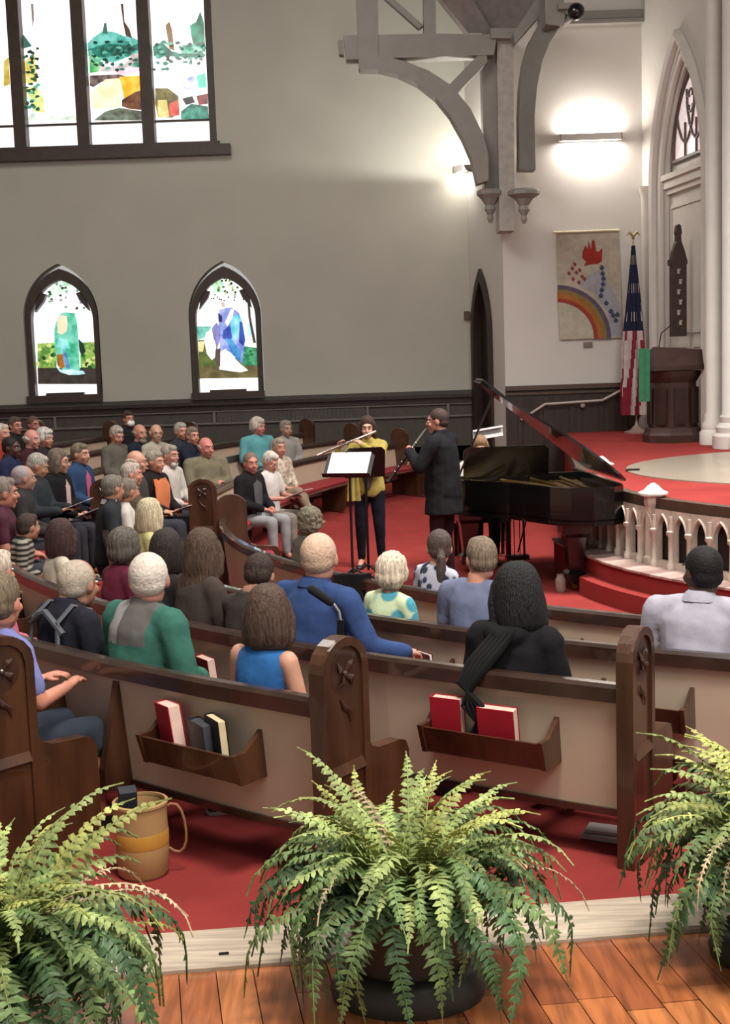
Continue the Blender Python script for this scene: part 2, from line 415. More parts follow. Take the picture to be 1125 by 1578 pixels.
P2 += [([(405, 640), (440, 580), (460, 545), (500, 530), (600, 535), (628, 640), (640, 820), (655, 1120), (560, 1130), (480, 1120), (420, 1060), (400, 900), (390, 740)], '3aa888', .85, '86d8c4'),
       ([(425, 620), (460, 560), (520, 570), (530, 640), (520, 720), (470, 760), (430, 740)], 'f0dcc0', 1, 'f6c8a8'), ([(540, 540), (600, 545), (628, 700), (600, 780), (560, 640)], '2c9c74', .8, '6cd0b0'),
       ([(420, 960), (480, 960), (500, 1090), (470, 1110), (430, 1080)], '8a4a20', .7, 'd08830'), ([(480, 900), (520, 960), (560, 1110), (520, 1110), (485, 1010)], '3a6aa0', .8, '7ab0d8'),
       ([(440, 790), (520, 820), (560, 900), (470, 900), (420, 870)], '4cbcc4', .9, 'a0e4e0'), ([(530, 820), (600, 860), (640, 1000), (600, 1000), (560, 920)], '2a9c70', .8, '58c898'),
       ([(410, 1085), (470, 1120), (560, 1115), (690, 1130), (710, 1160), (640, 1170), (540, 1170), (450, 1140)], '9ad0d8', .9, 'd0ecf0'),
       ([(640, 800), (690, 850), (715, 930), (680, 970), (650, 930)], '243c28', .5)]
small_window(2, s1, P2, 20)
P3 = [([(155, 1000), (765, 1100), (770, 1265), (165, 1275)], '5a5232', .7, '7a7048'), ([(150, 880), (330, 880), (380, 1150), (165, 1150)], '4f5c2c', .7, '6a7a3c'),
      ([(600, 940), (760, 960), (765, 1140), (600, 1140)], '1f7048', .7, '58b080'), ([(140, 740), (290, 740), (230, 850), (150, 880)], '2a9c88', .8, '88d0c0'),
      ([(150, 900), (215, 890), (200, 1000), (160, 1000)], 'd8c880', .9, 'f0e8b0'), ([(600, 700), (700, 700), (700, 830), (610, 850)], 'b0e0f0', 1, 'e8f4ff'),
      ([(290, 300), (360, 260), (410, 300), (410, 390), (300, 400)], '9cd8b8', 1, 'c8ecd8'),
      ([(230, 800), (290, 780), (335, 950), (320, 1060), (290, 1085), (240, 1020), (215, 900)], 'f2f2f2', 1.2, 'ffffff')]
P3 += leaves(30, 330, 560, 215, 400, ['2f3c18', '5a6a30', '8aa858', '3c4a20', 'c0d8a0'], 20) + leaves(12, 250, 620, 400, 480, ['4a4440', '6a605c', '5a5048'], 14) + leaves(14, 620, 760, 960, 1130, ['1f6a3c', '58b080', '2a8a58'], 22)
P3 += [([(655, 480), (680, 470), (690, 640), (715, 760), (745, 910), (715, 910), (690, 780), (665, 640)], '4a4a48', .5),
       ([(365, 570), (400, 560), (490, 545), (570, 600), (605, 700), (635, 880), (600, 1120), (500, 1020), (430, 980), (380, 1010), (360, 800)], '6a7cc8', .9, 'a8b4e8'),
       ([(355, 600), (400, 640), (395, 700), (360, 690)], '2a3468', .6), ([(290, 760), (340, 700), (380, 760), (375, 880), (350, 960), (310, 860)], '5a5a9a', .7, '9a9ad8'),
       ([(490, 640), (575, 620), (590, 700), (560, 860), (520, 890), (490, 780)], '3cb0cc', .9, '98e0ec'), ([(575, 690), (605, 700), (635, 880), (610, 940), (570, 900)], '23388c', .8, '3858b0'),
       ([(410, 780), (480, 730), (500, 860), (470, 900), (400, 860)], '2c3c98', .8, '4a60c0'), ([(430, 860), (500, 880), (590, 1000), (590, 1110), (500, 1030)], '2a70b8', .85, '58a8dc'),
       ([(385, 1000), (430, 970), (500, 1040), (590, 1130), (665, 1190), (590, 1210), (470, 1195), (370, 1180)], 'f4f0f4', 1.2, 'ffffff'), ([(330, 980), (380, 960), (380, 1150), (345, 1140), (325, 1060)], '5a504c', .6),
       ([(430, 700), (490, 560), (520, 570), (500, 660), (450, 740)], 'f0ecf8', 1.1, 'ffffff'), ([(385, 500), (420, 490), (430, 540), (395, 550)], 'c8b0a8', .9)]
small_window(3, s2, P3, 280)

# dado along the far wall: cap, grille band, panels
DADO = mat('dark_dado_paint', '47433d', rough=.6, var=.1)
DADOG = mat('grey_metal_trim', '6f6b66', rough=.5, var=.1)
zd = wl(400, 613)[1]
m_ = MB(); m_.box(((-9+xc)/2, WY-.09, zd-.07), (xc+9, .20, .05)); m_.box(((-9+xc)/2, WY-.06, zd-.13), (xc+9, .13, .1)); struct('trim_1', m_, DKWOOD)
m_ = MB(); m_.box(((-9+xc)/2, WY-.03, .95), (xc+9, .05, 1.35)); dado = struct('trim_2', m_, DADO)
for zz in (zd-.20, zd-.41):
    m_ = MB(); m_.box(((-9+xc)/2, WY-.075, zz), (xc+9, .05, .03)); obj('rail_strip', m_, DADOG, dado)
for px_ in (85, 330, 566, 690):
    m_ = MB(); m_.box((wl(px_, 620)[0], WY-.08, zd-.305), (.045, .05, .2)); obj('divider', m_, DADOG, dado)
m_ = MB()
for k in range(118):
    x = wl(335, 620)[0]+.022*k
    if x > wl(562, 620)[0]: break
    m_.box((x, WY-.075, zd-.305), (.009, .02, .17))
o = obj('grille_slats', m_, DADOG, dado); o['kind'] = 'stuff'
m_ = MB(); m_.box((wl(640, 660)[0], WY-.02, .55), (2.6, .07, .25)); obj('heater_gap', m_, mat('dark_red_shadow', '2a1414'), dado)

# short return wall with a narrow pointed door, then the banner wall
xb0 = Py(775, 400, BY).x
d2 = Vector((xb0-xc, BY-WY, 0)); l2 = d2.length; d2n = d2.normalized(); n2 = Vector((d2n.y, -d2n.x, 0))  # n2 points away from room?
if n2.dot(Vector((0, -1, 0))) > 0: n2 = -n2
fn2 = lambda u, v, d: Vector((xc, WY, v))+d2n*u+n2*d
# door extents
def u2(px):   # intersection of pixel column with return wall
    k = (px-562.5)/2000/1.0
    # solve (xc+d2n.x u)/(WY+d2n.y u)=k (approx)
    r = ray(px, 500); kk = r.x/r.y
    return (kk*WY-xc)/(d2n.x-kk*d2n.y)
ua, ub = u2(729), u2(759)
dn = arch_pts(ua, ub, -.2, 2.55, 3.62)
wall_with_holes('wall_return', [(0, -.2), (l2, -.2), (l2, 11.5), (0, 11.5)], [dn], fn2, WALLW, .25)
dr = thing('door_1', None, None); dr['kind'] = 'structure'
m_ = MB(); inn = arch_pts(ua+.12, ub-.12, -.1, 2.5, 3.42)
for i in range(len(dn)):
    j = (i+1) % len(dn); m_.prism([dn[i], dn[j], inn[j], inn[i]], fn2, -.05, .12)
obj('door_frame', m_, DKWOOD, dr)
m_ = MB(); m_.prism(inn, fn2, .1, .15); obj('door_panel', m_, mat('door_boards', '241813', rough=.5, var=.3, scale=6, stretch=(4, 4, .2)), dr)
m_ = MB(); p = fn2(ub-.25, 1.3, .08); m_.ell(p, (.03, .03, .03)); obj('door_handle', m_, SILVER, dr)

xr0 = Py(990, 300, BY).x
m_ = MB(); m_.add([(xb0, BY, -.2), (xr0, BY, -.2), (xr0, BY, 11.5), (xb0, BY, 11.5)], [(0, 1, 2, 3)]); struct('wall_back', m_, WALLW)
zb_ = Py(860, 593, BY).z
m_ = MB(); m_.box(((xb0+xr0)/2, BY-.03, zb_/2-.06), (xr0-xb0, .05, zb_-.02)); wc = struct('trim_3', m_, DKWOOD)
m_ = MB(); m_.box(((xb0+xr0)/2, BY-.06, zb_-.03), (xr0-xb0, .12, .07)); m_.box(((xb0+xr0)/2, BY-.045, zb_-.12), (xr0-xb0, .08, .04)); obj('dado_cap', m_, mat('mid_oak_cap', '4d3c33', rough=.4), wc)
for px_ in (800, 840, 880, 925, 962):
    m_ = MB(); x = Py(px_, 630, BY).x; m_.box((x, BY-.065, zb_/2-.1), (.07, .03, zb_-.2)); obj('wainscot_stile', m_, mat('wainscot_stile', '33241d', rough=.45, var=.3), wc)
m_ = MB(); z_ = Py(930, 38, BY).z
m_.box(((xb0+xr0)/2+.3, BY-.08, z_+.02), (xr0-xb0-.6, .16, .06)); m_.box(((xb0+xr0)/2+.3, BY-.05, z_+.13), (xr0-xb0-.6, .1, .12)); struct('trim_4', m_, BEAM)

# ceiling
m_ = MB(); m_.box((-1, 11, 11.6), (22, 26, .1)); struct('ceiling', m_, mat('ceiling_plaster', '8a827c', rough=.9))
# side walls closing the nave outside the frame
m_ = MB(); m_.box((-9, 11, 5.7), (.1, 24, 11.8)); struct('wall_left_side', m_, WALL)

# right wall with the gothic doorway
dR = Vector((.11, -1, 0)).normalized(); nR = Vector((dR.y, -dR.x, 0))
if nR.x < 0: nR = -nR       # into the wall = +x
fnR = lambda u, v, d: Vector((xr0, BY, v))+dR*u+nR*d
aw = .96; uc = 1.66
hole = arch_pts(uc-aw, uc+aw, ZP, 4.55, 6.42, 14)
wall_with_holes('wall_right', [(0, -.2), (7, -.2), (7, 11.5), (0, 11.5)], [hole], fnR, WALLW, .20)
arc_full = arch_pts(uc-aw-.12, uc+aw+.12, ZP, 4.55, 6.62, 16)
m_ = MB()
path = [fnR(u, v, -.02) for u, v in arc_full[2:]]+[fnR(uc-aw-.12, ZP, -.02)]
path = [fnR(uc+aw+.12, ZP, -.02)]+path
m_.tube(path, .085, 8); 
path2 = [fnR(u, v, .05) for u, v in [(uc+aw-.03, ZP)]+arch_pts(uc-aw+.03, uc+aw-.03, ZP, 4.55, 6.36, 16)[2:]+[(uc-aw+.03, ZP)]]
m_.tube(path2, .055, 8)
path3 = [fnR(u, v, .13) for u, v in [(uc+aw-.08, ZP)]+arch_pts(uc-aw+.08, uc+aw-.08, ZP, 4.55, 6.28, 16)[2:]+[(uc-aw+.08, ZP)]]
m_.tube(path3, .045, 8)
struct('trim_5', m_, TRIMW, smooth=True)
dd = thing('door_2', None, None); dd['kind'] = 'structure'
m_ = MB(); m_.prism([(uc-aw, ZP), (uc+aw, ZP), (uc+aw, 4.7), (uc-aw, 4.7)], fnR, .16, .20); obj('door_panel', m_, TRIMW, dd)
for (a, b, c, d) in ((-.82, -.06, 1.15, 2.3), (.06, .82, 1.15, 2.3), (-.82, .82, 2.45, 4.35)):
    m_ = MB()
    for q in ([(a, c), (b, c), (b-.06, c+.06), (a+.06, c+.06)], [(a, d), (b, d), (b-.06, d-.06), (a+.06, d-.06)], [(a, c), (a, d), (a+.06, d-.06), (a+.06, c+.06)], [(b, c), (b, d), (b-.06, d-.06), (b-.06, c+.06)]):
        m_.prism([(uc+u, v) for u, v in q], fnR, .14, .17)
    obj('panel_moulding', m_, TRIMW, dd)
m_ = MB()
for (za, zb2, dp) in ((4.58, 4.70, .06), (4.70, 4.78, .02), (4.50, 4.58, .10)):
    m_.prism([(uc-aw, za), (uc+aw, za), (uc+aw, zb2), (uc-aw, zb2)], fnR, dp, .19)
obj('transom', m_, TRIMW, dd)
lit = arch_pts(uc-.70, uc+.70, 4.95, 5.0, 6.12, 12)
m_ = MB(); m_.prism(hole, fnR, .19, .195); obj('tympanum', m_, TRIMW, dd)
m_ = MB(); m_.prism(lit, fnR, .175, .18); obj('pane', m_, glass('d9c9c9', .75), dd)
TR = mat('tracery_brown', '5b4a45', rough=.5)
m_ = MB(); m_.tube([fnR(u, v, .16) for u, v in lit+[lit[0]]], .035, 6)
for ux in (-.22, .22): m_.tube([fnR(uc+ux, 4.95, .16), fnR(uc+ux, 5.45, .16)], .02, 6)
for c0, sg in ((-.22, 1), (.22, -1), (-.22, -1), (.22, 1)):
    m_.tube([fnR(uc+c0+sg*.42*math.sin(t*PI/2)*.9, 5.15+.55*(1-math.cos(t*PI/2))+.2*t, .16) for t in (0, .25, .5, .75, 1)], .02, 6)
for k in range(4):
    a = k*PI/2
    m_.tube([fnR(uc+.085*math.cos(a)+.075*math.cos(t), 5.72+.085*math.sin(a)+.075*math.sin(t), .16) for t in [a-2+4*q/6 for q in range(7)]], .016, 5)
obj('tracery', m_, TR, dd)
# clustered columns by the doorway
for ui, rad in ((3.25, .11), (3.95, .16), (4.35, .12)):
    p = fnR(ui, 0, -.12)
    m_ = MB(); m_.lathe([(rad*1.75, ZP), (rad*1.75, ZP+.16), (rad*1.45, ZP+.2), (rad*1.5, ZP+.27), (rad*1.15, ZP+.33), (rad*1.2, ZP+.4), (rad, ZP+.44), (rad, 10.8), (rad*1.3, 11.2), (rad*1.4, 11.5)], (p.x, p.y, 0), 20)
    o = struct('trim_6', m_, TRIMW, smooth=True)
for ui in (.22,):
    p = fnR(ui, 0, -.02); m_ = MB(); m_.lathe([(.13, ZP), (.13, ZP+.18), (.09, ZP+.26), (.075, ZP+.32), (.07, 4.5), (.09, 4.6), (.12, 4.7)], (p.x, p.y, 0), 16); struct('trim_7', m_, TRIMW, smooth=True)
for ui in (3.6, 4.15):
    m_ = MB(); m_.prism([(ui-.14, ZP), (ui+.14, ZP), (ui+.14, 11.5), (ui-.14, 11.5)], fnR, -.08, .02); struct('trim_8', m_, TRIMW)

# ------------------------------------------------------------ hammer-beam bracket
def T3(x, y): return (500+x/1.8, y/1.8)
tr = thing('roof_bracket', 'grey painted timber roof bracket with arched braces on the corner post', 'roof truss')
fnT = lambda Y: (lambda u, v, d: Vector((u, Y+d, v)))
def tp(name, pts3, Y, th, mt=BEAM):
    m_ = MB(); m_.prism([PX(*T3(a, b), Y) for a, b in pts3], fnT(Y), 0, th); return obj(name, m_, mt, tr)
TY = 19.9
tp('hammer_beam', [(52, 98), (60, 165), (470, 152), (480, 95), (300, 93)], TY, .34)
tp('beam_end_boss', [(36, 112), (40, 150), (54, 152), (50, 110)], TY+.06, .2)
tp('king_post', [(85, -60), (95, 190), (150, 188), (148, -60)], TY-.02, .30)
tp('queen_post', [(274, -60), (276, 100), (310, 98), (308, -60)], TY+.04, .25)
tp('diagonal_strut', [(160, -10), (262, 80), (275, 70), (185, -10)], TY+.1, .14)
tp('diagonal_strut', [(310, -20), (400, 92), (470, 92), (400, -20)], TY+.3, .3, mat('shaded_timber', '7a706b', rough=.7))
oc_ = [(98, 192), (150, 192), (205, 206), (260, 232), (310, 272), (350, 322), (385, 385), (408, 440), (425, 510)]
ic_ = [(455, 500), (455, 430), (440, 372), (405, 300), (350, 235), (290, 196), (230, 172), (165, 155), (98, 150)]
tp('arched_brace', oc_+ic_, TY-.03, .34)
tp('diagonal_strut', [(343, 238), (368, 258), (452, 172), (450, 145), (430, 148)], TY+.02, .22)
tp('wall_post', [(436, 140), (444, 530), (482, 530), (482, 140)], TY+.25, .35)
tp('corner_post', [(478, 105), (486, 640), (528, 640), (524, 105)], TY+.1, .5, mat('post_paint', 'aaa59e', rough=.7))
tp('post_cap', [(460, 78), (462, 106), (535, 106), (533, 78)], TY-.05, .5)
def pendant(px, Yp, w_):
    c = PX(px, 298, Yp); m_ = MB()
    m_.lathe([(.02, -.42), (.05, -.36), (.04, -.3), (.09, -.22), (.07, -.16), (.14, -.06), (w_, 0), (w_, .05), (w_*.8, .08)], (c[0], Yp, c[1]-.02), 8)
    obj('pendant', m_, BEAM, tr)
pendant(755, TY+.2, .2); pendant(807, TY-.3, .24)
# second brace turning toward the camera
m_ = MB(); rings = []
path_o = [(586, 470), (584, 400), (583, 320), (590, 240), (604, 170), (625, 118), (655, 72), (690, 50)]
path_i = [(540, 470), (541, 400), (540, 320), (543, 240), (552, 170), (570, 110), (600, 55), (640, 20)]
for k, (a, b) in enumerate(zip(path_o, path_i)):
    Yo = TY-.25-.9*(k/7)**1.5; Yi = TY+.1-.6*(k/7)**1.5
    po = Py(*T3(*a), Yo); pi_ = Py(*T3(*b), Yi); nrm = Vector((.0, .35, 0))
    rings.append([po, pi_, pi_+nrm, po+nrm])
m_.loft(rings); obj('arched_brace', m_, BEAM, tr)
m_ = MB(); m_.prism([PX(*T3(a, b), TY-.3) for a, b in ((525, 92), (528, 122), (600, 40), (612, -10), (590, -10))], fnT(TY-.3), 0, .25); obj('diagonal_strut', m_, BEAM, tr)
m_ = MB(); m_.prism([PX(*T3(a, b), TY-1.0) for a, b in ((612, 8), (614, 66), (664, 72), (668, 40), (660, -40), (615, -40))], fnT(TY-1.0), 0, .4); obj('beam_end_boss', m_, BEAM, tr)
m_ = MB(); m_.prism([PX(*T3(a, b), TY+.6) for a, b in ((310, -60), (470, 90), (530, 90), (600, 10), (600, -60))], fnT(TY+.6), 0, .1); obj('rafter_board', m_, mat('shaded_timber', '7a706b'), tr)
sc_ = thing('security_camera', 'black dome security camera under the right end of the bracket', 'camera', Py(888, 18, TY-1.1))
m_ = MB(); m_.ell((0, 0, 0), (.12, .12, .12), 16, 10); obj('lens_dome', m_, BLACKG, sc_, 'all')
m_ = MB(); m_.box((-.12, .05, .08), (.26, .14, .08)); obj('bracket_arm', m_, BEAM, sc_)

# ------------------------------------------------------------ wall lights
def sconce(name, label, loc, wd, rz=0, power=90, dn=1, mk=True):
    t = thing(name, label, 'wall light', loc, rz)
    m_ = MB(); m_.box((0, -.14, 0), (wd, .02, .10)); m_.box((0, -.02, 0), (wd, .02, .10)); m_.box((0, -.08, -.0), (wd, .12, .02))
    m_.box((-wd/2, -.08, 0), (.02, .14, .10)); m_.box((wd/2, -.08, 0), (.02, .14, .10)); obj('housing', m_, WALLW, t)
    for s_, nm in ((1, 'tube'), (-1, 'tube')):
        m_ = MB(); m_.box((0, -.08, s_*.045), (wd-.1, .09, .012)); obj(nm, m_, mat('lamp_glow', 'fff6ea', emit='fff2e2', est=9), t)
        l = bpy.data.lights.new('lamp', 'AREA'); l.shape = 'RECTANGLE'; l.size = wd-.15; l.size_y = .08; l.energy = power*(1 if s_ > 0 else dn); l.color = (1, .93, .84)
        lo = bpy.data.objects.new('lamp', l); COL.objects.link(lo); lo.parent = t; lo.location = (0, -.10, s_*.06)
        lo.rotation_euler = (0 if s_ < 0 else PI, 0, 0)
    return t
p = Py(908, 213, BY); sconce('wall_light', 'long white uplighter glowing on the wall above the rainbow banner', (p.x, BY-.02, p.z), .95, 0, 26)
p = fn2(.12, Py(728, 262, WY).z, -.05); sconce('wall_light', 'small white wall light tucked beside the corner bracket', (p.x, p.y-.05, p.z), .3, math.atan2(d2n.y, d2n.x)+.15, 5, 1.2)
bl = thing('uplighter_bowl', 'round white uplighter bowl on a short arm behind the arched brace', 'wall light', (Py(729, 256, 20.9)), 0)
m_ = MB(); m_.lathe([(.02, -.09), (.10, -.07), (.15, 0), (.145, .0), (.09, -.055), (.01, -.075)], n=20); b_ = obj('bowl', m_, BEAM, bl, True)
m_ = MB(); m_.tube([(.1, .05, -.06), (.42, .1, -.10)], .018, 6); obj('arm', m_, BEAM, bl)
m_ = MB(); m_.ell((0, 0, -.035), (.03, .03, .03)); obj('bulb', m_, mat('lamp_glow', 'fff6ea'), bl, 'all')
l = bpy.data.lights.new('lamp', 'POINT'); l.energy = 150; l.color = (1, .96, .9); l.shadow_soft_size = .012
lo = bpy.data.objects.new('lamp', l); COL.objects.link(lo); lo.parent = bl; lo.location = (0, 0, .006)
bl.rotation_euler = (0, math.radians(6), 0)

# ------------------------------------------------------------ chancel platform
edge = [Vector(p_) for p_ in ((3.2, 20.6), (2.75, 17), (2.5, 15.0), (2.32, 13.4), (2.42, 12.6), (2.60, 11.70), (3.04, 10.80), (3.75, 10.0), (4.7, 9.5), (6.0, 9.3), (7.5, 9.4))]
edge = [Vector((p_.x, p_.y)) for p_ in edge]
def sm(pts, n=4):
    out = []
    for i in range(len(pts)-1):
        a = pts[max(i-1, 0)]; b = pts[i]; c = pts[i+1]; d = pts[min(i+2, len(pts)-1)]
        for k in range(n):
            t = k/n; out.append(.5*((2*b)+(c-a)*t+(2*a-5*b+4*c-d)*t*t+(3*b-a-3*c+d)*t**3))
    out.append(pts[-1]); return out
def offs(pts, d):
    out = []
    for i, p_ in enumerate(pts):
        t = (pts[min(i+1, len(pts)-1)]-pts[max(i-1, 0)]).normalized(); out.append(p_+Vector((t.y, -t.x))*d)
    return out
es = sm(edge)
sgn = -1 if offs(es, .3)[12].x > es[12].x else 1
def plate(name, pts, z0, z1, m, parent=None):
    poly = [(p_.x, p_.y) for p_ in pts]+[(7.5, 20.6)]
    mm = MB(); mm.prism(poly, lambda u, v, d: Vector((u, v, d)), z0, z1)
    return struct(name, mm, m, parent)
main = plate('floor', es, .30, ZP, CARPET)
mm = MB(); o1 = offs(es, sgn*.05)
mm.loft([[Vector((a.x, a.y, ZP-.13)), Vector((a.x, a.y, ZP+.004)), Vector((b.x, b.y, ZP+.004)), Vector((b.x, b.y, ZP-.13))] for a, b in zip(o1, offs(es, -sgn*.05))])
struct('trim_9', mm, mat('dark_edge_moulding', '4a3a2e', rough=.4))
step1 = offs(es[12:], sgn*.36); plate('step', step1, .0, .325, CARPET)
step2 = offs(es[18:], sgn*.50); plate('step', step2, -.02, .165, CARPET)
for o in list(COL.objects):
    if o.name.startswith('step'): o['kind'] = 'structure'
ARC = mat('arcade_paint', 'b5a79a', rough=.6)
st = thing('stone_tread', 'pinkish stone slabs of the step below the white arcade, tinted with its stripes of light and shade', 'step')
LIGHT_STRIPES = [mat('tread_light_stripe_%d' % i, c, rough=.5, var=.1, scale=12) for i, c in enumerate(('a58c84', '8c716c', 'b39a90'))]  # alternating tones paint the stripes of light and shade cast through the arcade
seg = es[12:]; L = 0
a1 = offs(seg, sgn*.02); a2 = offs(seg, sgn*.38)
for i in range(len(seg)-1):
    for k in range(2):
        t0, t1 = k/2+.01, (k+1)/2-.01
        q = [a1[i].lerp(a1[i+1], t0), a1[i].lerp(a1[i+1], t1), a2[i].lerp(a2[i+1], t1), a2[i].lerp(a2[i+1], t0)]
        mm = MB(); mm.prism([(v.x, v.y) for v in q], lambda u, v, d: Vector((u, v, d)), .326, .345); obj('slab', mm, LIGHT_STRIPES[(i*2+k) % 3], st)
# arcade
arc = thing('altar_rail_arcade', 'cream painted gothic arcade running round the edge of the chancel platform', 'balustrade')
def bay(p0, p1, z0, z1):
    t = (p1-p0); ln = t.length; t = t/ln; n = Vector((t.y, -t.x))*sgn
    fn = lambda u, v, d: Vector((p0.x+t.x*u+n.x*d, p0.y+t.y*u+n.y*d, v))
    b = bmesh.new(); h = z1-z0
    hol = arch_pts(ln*.15, ln*.85, z0+.06, z0+h*.62, z0+h*.90, 6)
    for dd_ in (0, .05):
        ed = []
        for loop in ([(0, z0), (ln, z0), (ln, z1), (0, z1)], hol):
            vv = [b.verts.new(fn(u, v, dd_)) for u, v in loop]
            for i in range(len(vv)): ed.append(b.edges.new((vv[i], vv[(i+1) % len(vv)])))
        bmesh.ops.triangle_fill(b, use_beauty=True, use_dissolve=False, edges=ed)
    A = [b.verts.new(fn(u, v, 0)) for u, v in hol]; Bv = [b.verts.new(fn(u, v, .05)) for u, v in hol]
    for i in range(len(A)): b.faces.new((A[i], A[(i+1) % len(A)], Bv[(i+1) % len(A)], Bv[i]))
    me = bpy.data.meshes.new('arch_panel'); b.to_mesh(me); b.free()
    pn = put('arch_panel', me, ARC, arc, fixn=False)
    mm = MB(); c = fn(0, 0, .06)
    mm.lathe([(.038, z0), (.038, z0+.05), (.024, z0+.07), (.024, z0+h*.56), (.042, z0+h*.60), (.042, z0+h*.65), (.022, z0+h*.67), (.018, z0+h*.9)], (c.x, c.y, 0), 8)
    # arch hood
    mm.tube([fn(u, v, .06) for u, v in arch_pts(ln*.14, ln*.86, z0+.07, z0+h*.62, z0+h*.92, 6)[2:]], .012, 5)
    obj('colonnette', mm, ARC, arc, True)
run = es[8:31]
d_ = [0]
for i in range(1, len(run)): d_.append(d_[-1]+(run[i]-run[i-1]).length)
def at_len(s):
    for i in range(1, len(run)):
        if d_[i] >= s: return run[i-1].lerp(run[i], (s-d_[i-1])/(d_[i]-d_[i-1]))
    return run[-1]
rr = offs(run, sgn*.03)
def at_len2(s):
    for i in range(1, len(run)):
        if d_[i] >= s: return rr[i-1].lerp(rr[i], (s-d_[i-1])/(d_[i]-d_[i-1]))
    return rr[-1]
s = 0
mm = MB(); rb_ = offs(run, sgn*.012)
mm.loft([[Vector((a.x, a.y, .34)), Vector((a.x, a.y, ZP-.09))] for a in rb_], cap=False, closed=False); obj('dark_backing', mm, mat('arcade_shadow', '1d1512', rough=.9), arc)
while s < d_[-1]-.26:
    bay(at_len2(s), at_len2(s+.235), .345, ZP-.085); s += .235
def newel(loc, h, label, cap):
    t = thing('newel_post', label, 'post', loc)
    mm = MB(); mm.lathe([(.09, 0), (.09, .06), (.075, .08), (.07, h-.1), (.085, h-.06), (.085, h)], (0, 0, 0), 8); obj('shaft', mm, ARC, t)
    mm = MB(); mm.lathe([(.11, h), (.135, h+.015), (.135, h+.03), (.09, h+.05), (.05, h+.09), (.015, h+.115)], (0, 0, 0), 4 if cap == 'pyramid' else 12); obj('cap', mm, mat('white_cap', 'cfc8c2', rough=.6), t)
p_ = Pz(1003, 868, .345); newel((p_.x+.02, p_.y-.02, .345), .62, 'white capped post where the arcade turns, right of the piano tail', 'scroll')
p_ = Pz(927, 722, 1.0); newel((p_.x, p_.y, ZP-.3 if False else .5), .52, 'white pyramid-capped newel post rising beyond the open piano lid', 'pyramid')
mm = MB(); pl = [(6.0+3.15*math.cos(2*PI*k/48), 13.9+2.35*math.sin(2*PI*k/48)) for k in range(48)]
mm.prism([(min(x, 7.4), y) for x, y in pl], lambda u, v, d: Vector((u, v, d)), ZP-.01, ZP+.012)
tag(obj('wood_inlay_floor', mm, mat('pale_chancel_wood', '94887a', rough=.35, var=.1, scale=4, stretch=(.5, 6, 1), coat=.2)), kind='structure')
mm = MB(); p_ = Pz(968, 724, ZP+.02); mm.box((p_.x+.05, p_.y, ZP+.02), (.14, .06, .02)); tag(obj('floor_outlet', mm, BLACKM), 'small black floor plate at the left tip of the pale chancel floor', 'outlet')

# wall handrail on the wainscot
hr = thing('handrail', 'pale metal stair handrail fixed to the dark wainscot behind the piano', 'handrail')
mm = MB(); mm.tube([Py(a, b, BY-.14) for a, b in ((803, 647), (840, 623), (928, 617), (968, 596))], .022, 8); obj('rail', mm, mat('rail_paint', '9d9088', rough=.4), hr, True)
for a, b in ((818, 645), (898, 625)):
    mm = MB(); p_ = Py(a, b, BY-.1); mm.ell(p_, (.045, .05, .045)); obj('wall_bracket', mm, mat('rail_paint', '9d9088'), hr, True)

# ------------------------------------------------------------ banner
bn = thing('banner', 'cream cloth banner with rainbow, red dove and blue waves hanging on the wall', 'banner')
BYc = BY-.04
def bp(poly, c, d, name='applique', rough=.9):
    m_ = MB(); m_.prism([PX(a, b, BYc) for a, b in poly], fnT(BYc), -d, -d+.004); return obj(name, m_, cloth(c), bn)
def bq(x, y): return (840+x/3.947, 340+y/3.947)
bp([bq(68, 75), bq(448, 62), bq(470, 712), bq(88, 725)], 'b3a794', .0, 'cloth')
mm = MB(); mm.tube([Py(*bq(50, 72), BY-.06), Py(*bq(455, 58), BY-.06)], .02, 8); obj('rod', mm, mat('brass_rod', 'c9bfa4', rough=.4), bn, True)
def ring(cx_, cy_, r0, r1, a0, a1, n=14):
    o = [(cx_+r1*math.cos(a0+(a1-a0)*i/n), cy_+r1*math.sin(a0+(a1-a0)*i/n)) for i in range(n+1)]
    i_ = [(cx_+r0*math.cos(a1-(a1-a0)*i/n), cy_+r0*math.sin(a1-(a1-a0)*i/n)) for i in range(n+1)]
    return o+i_
for k, (r0, r1, c) in enumerate(((300, 326, '5b5468'), (272, 300, '8f7138'), (245, 272, 'b2672a'), (222, 245, 'a83c2c'))):
    bp([bq(x, y) for x, y in [(78+(px_-78)*1.0, py_) for px_, py_ in ring(76, 718, r0, r1, -PI/2, 0)]], c, .006+.001*k, 'rainbow_band')
bp([bq(*q) for q in [(90, 718)]+[(78+220*math.cos(a), 718+220*math.sin(a)) for a in [-PI/2+PI/2*i/8 for i in range(9)]]], 'b8b09a', .004)
bp([bq(*q) for q in ((230, 350), (330, 300), (400, 400), (455, 500), (465, 700), (400, 700), (380, 560), (300, 440), (210, 400))], '9a9ba3', .003)
bp([bq(*q) for q in ((225, 225), (228, 190), (245, 150), (258, 175), (265, 125), (280, 180), (285, 120), (300, 120), (310, 185), (325, 190), (348, 165), (345, 245), (320, 262), (290, 262), (235, 275), (250, 250))], 'a82c26', .008, 'dove')
for x, y in ((145, 320), (165, 290), (180, 265), (170, 355), (190, 315), (210, 300), (205, 375), (225, 340), (240, 355)):
    bp([bq(x-12, y), bq(x, y-14), bq(x+12, y+2), bq(x+2, y+16)], '8c4038', .007)
for x, y in ((345, 285), (350, 320), (355, 350), (352, 385), (345, 420), (340, 455), (372, 500), (400, 550), (415, 575), (440, 570), (430, 605)):
    bp([bq(x-15, y), bq(x, y-17), bq(x+16, y+3), bq(x+4, y+18), bq(x-10, y+14)], '3f4a66', .008)
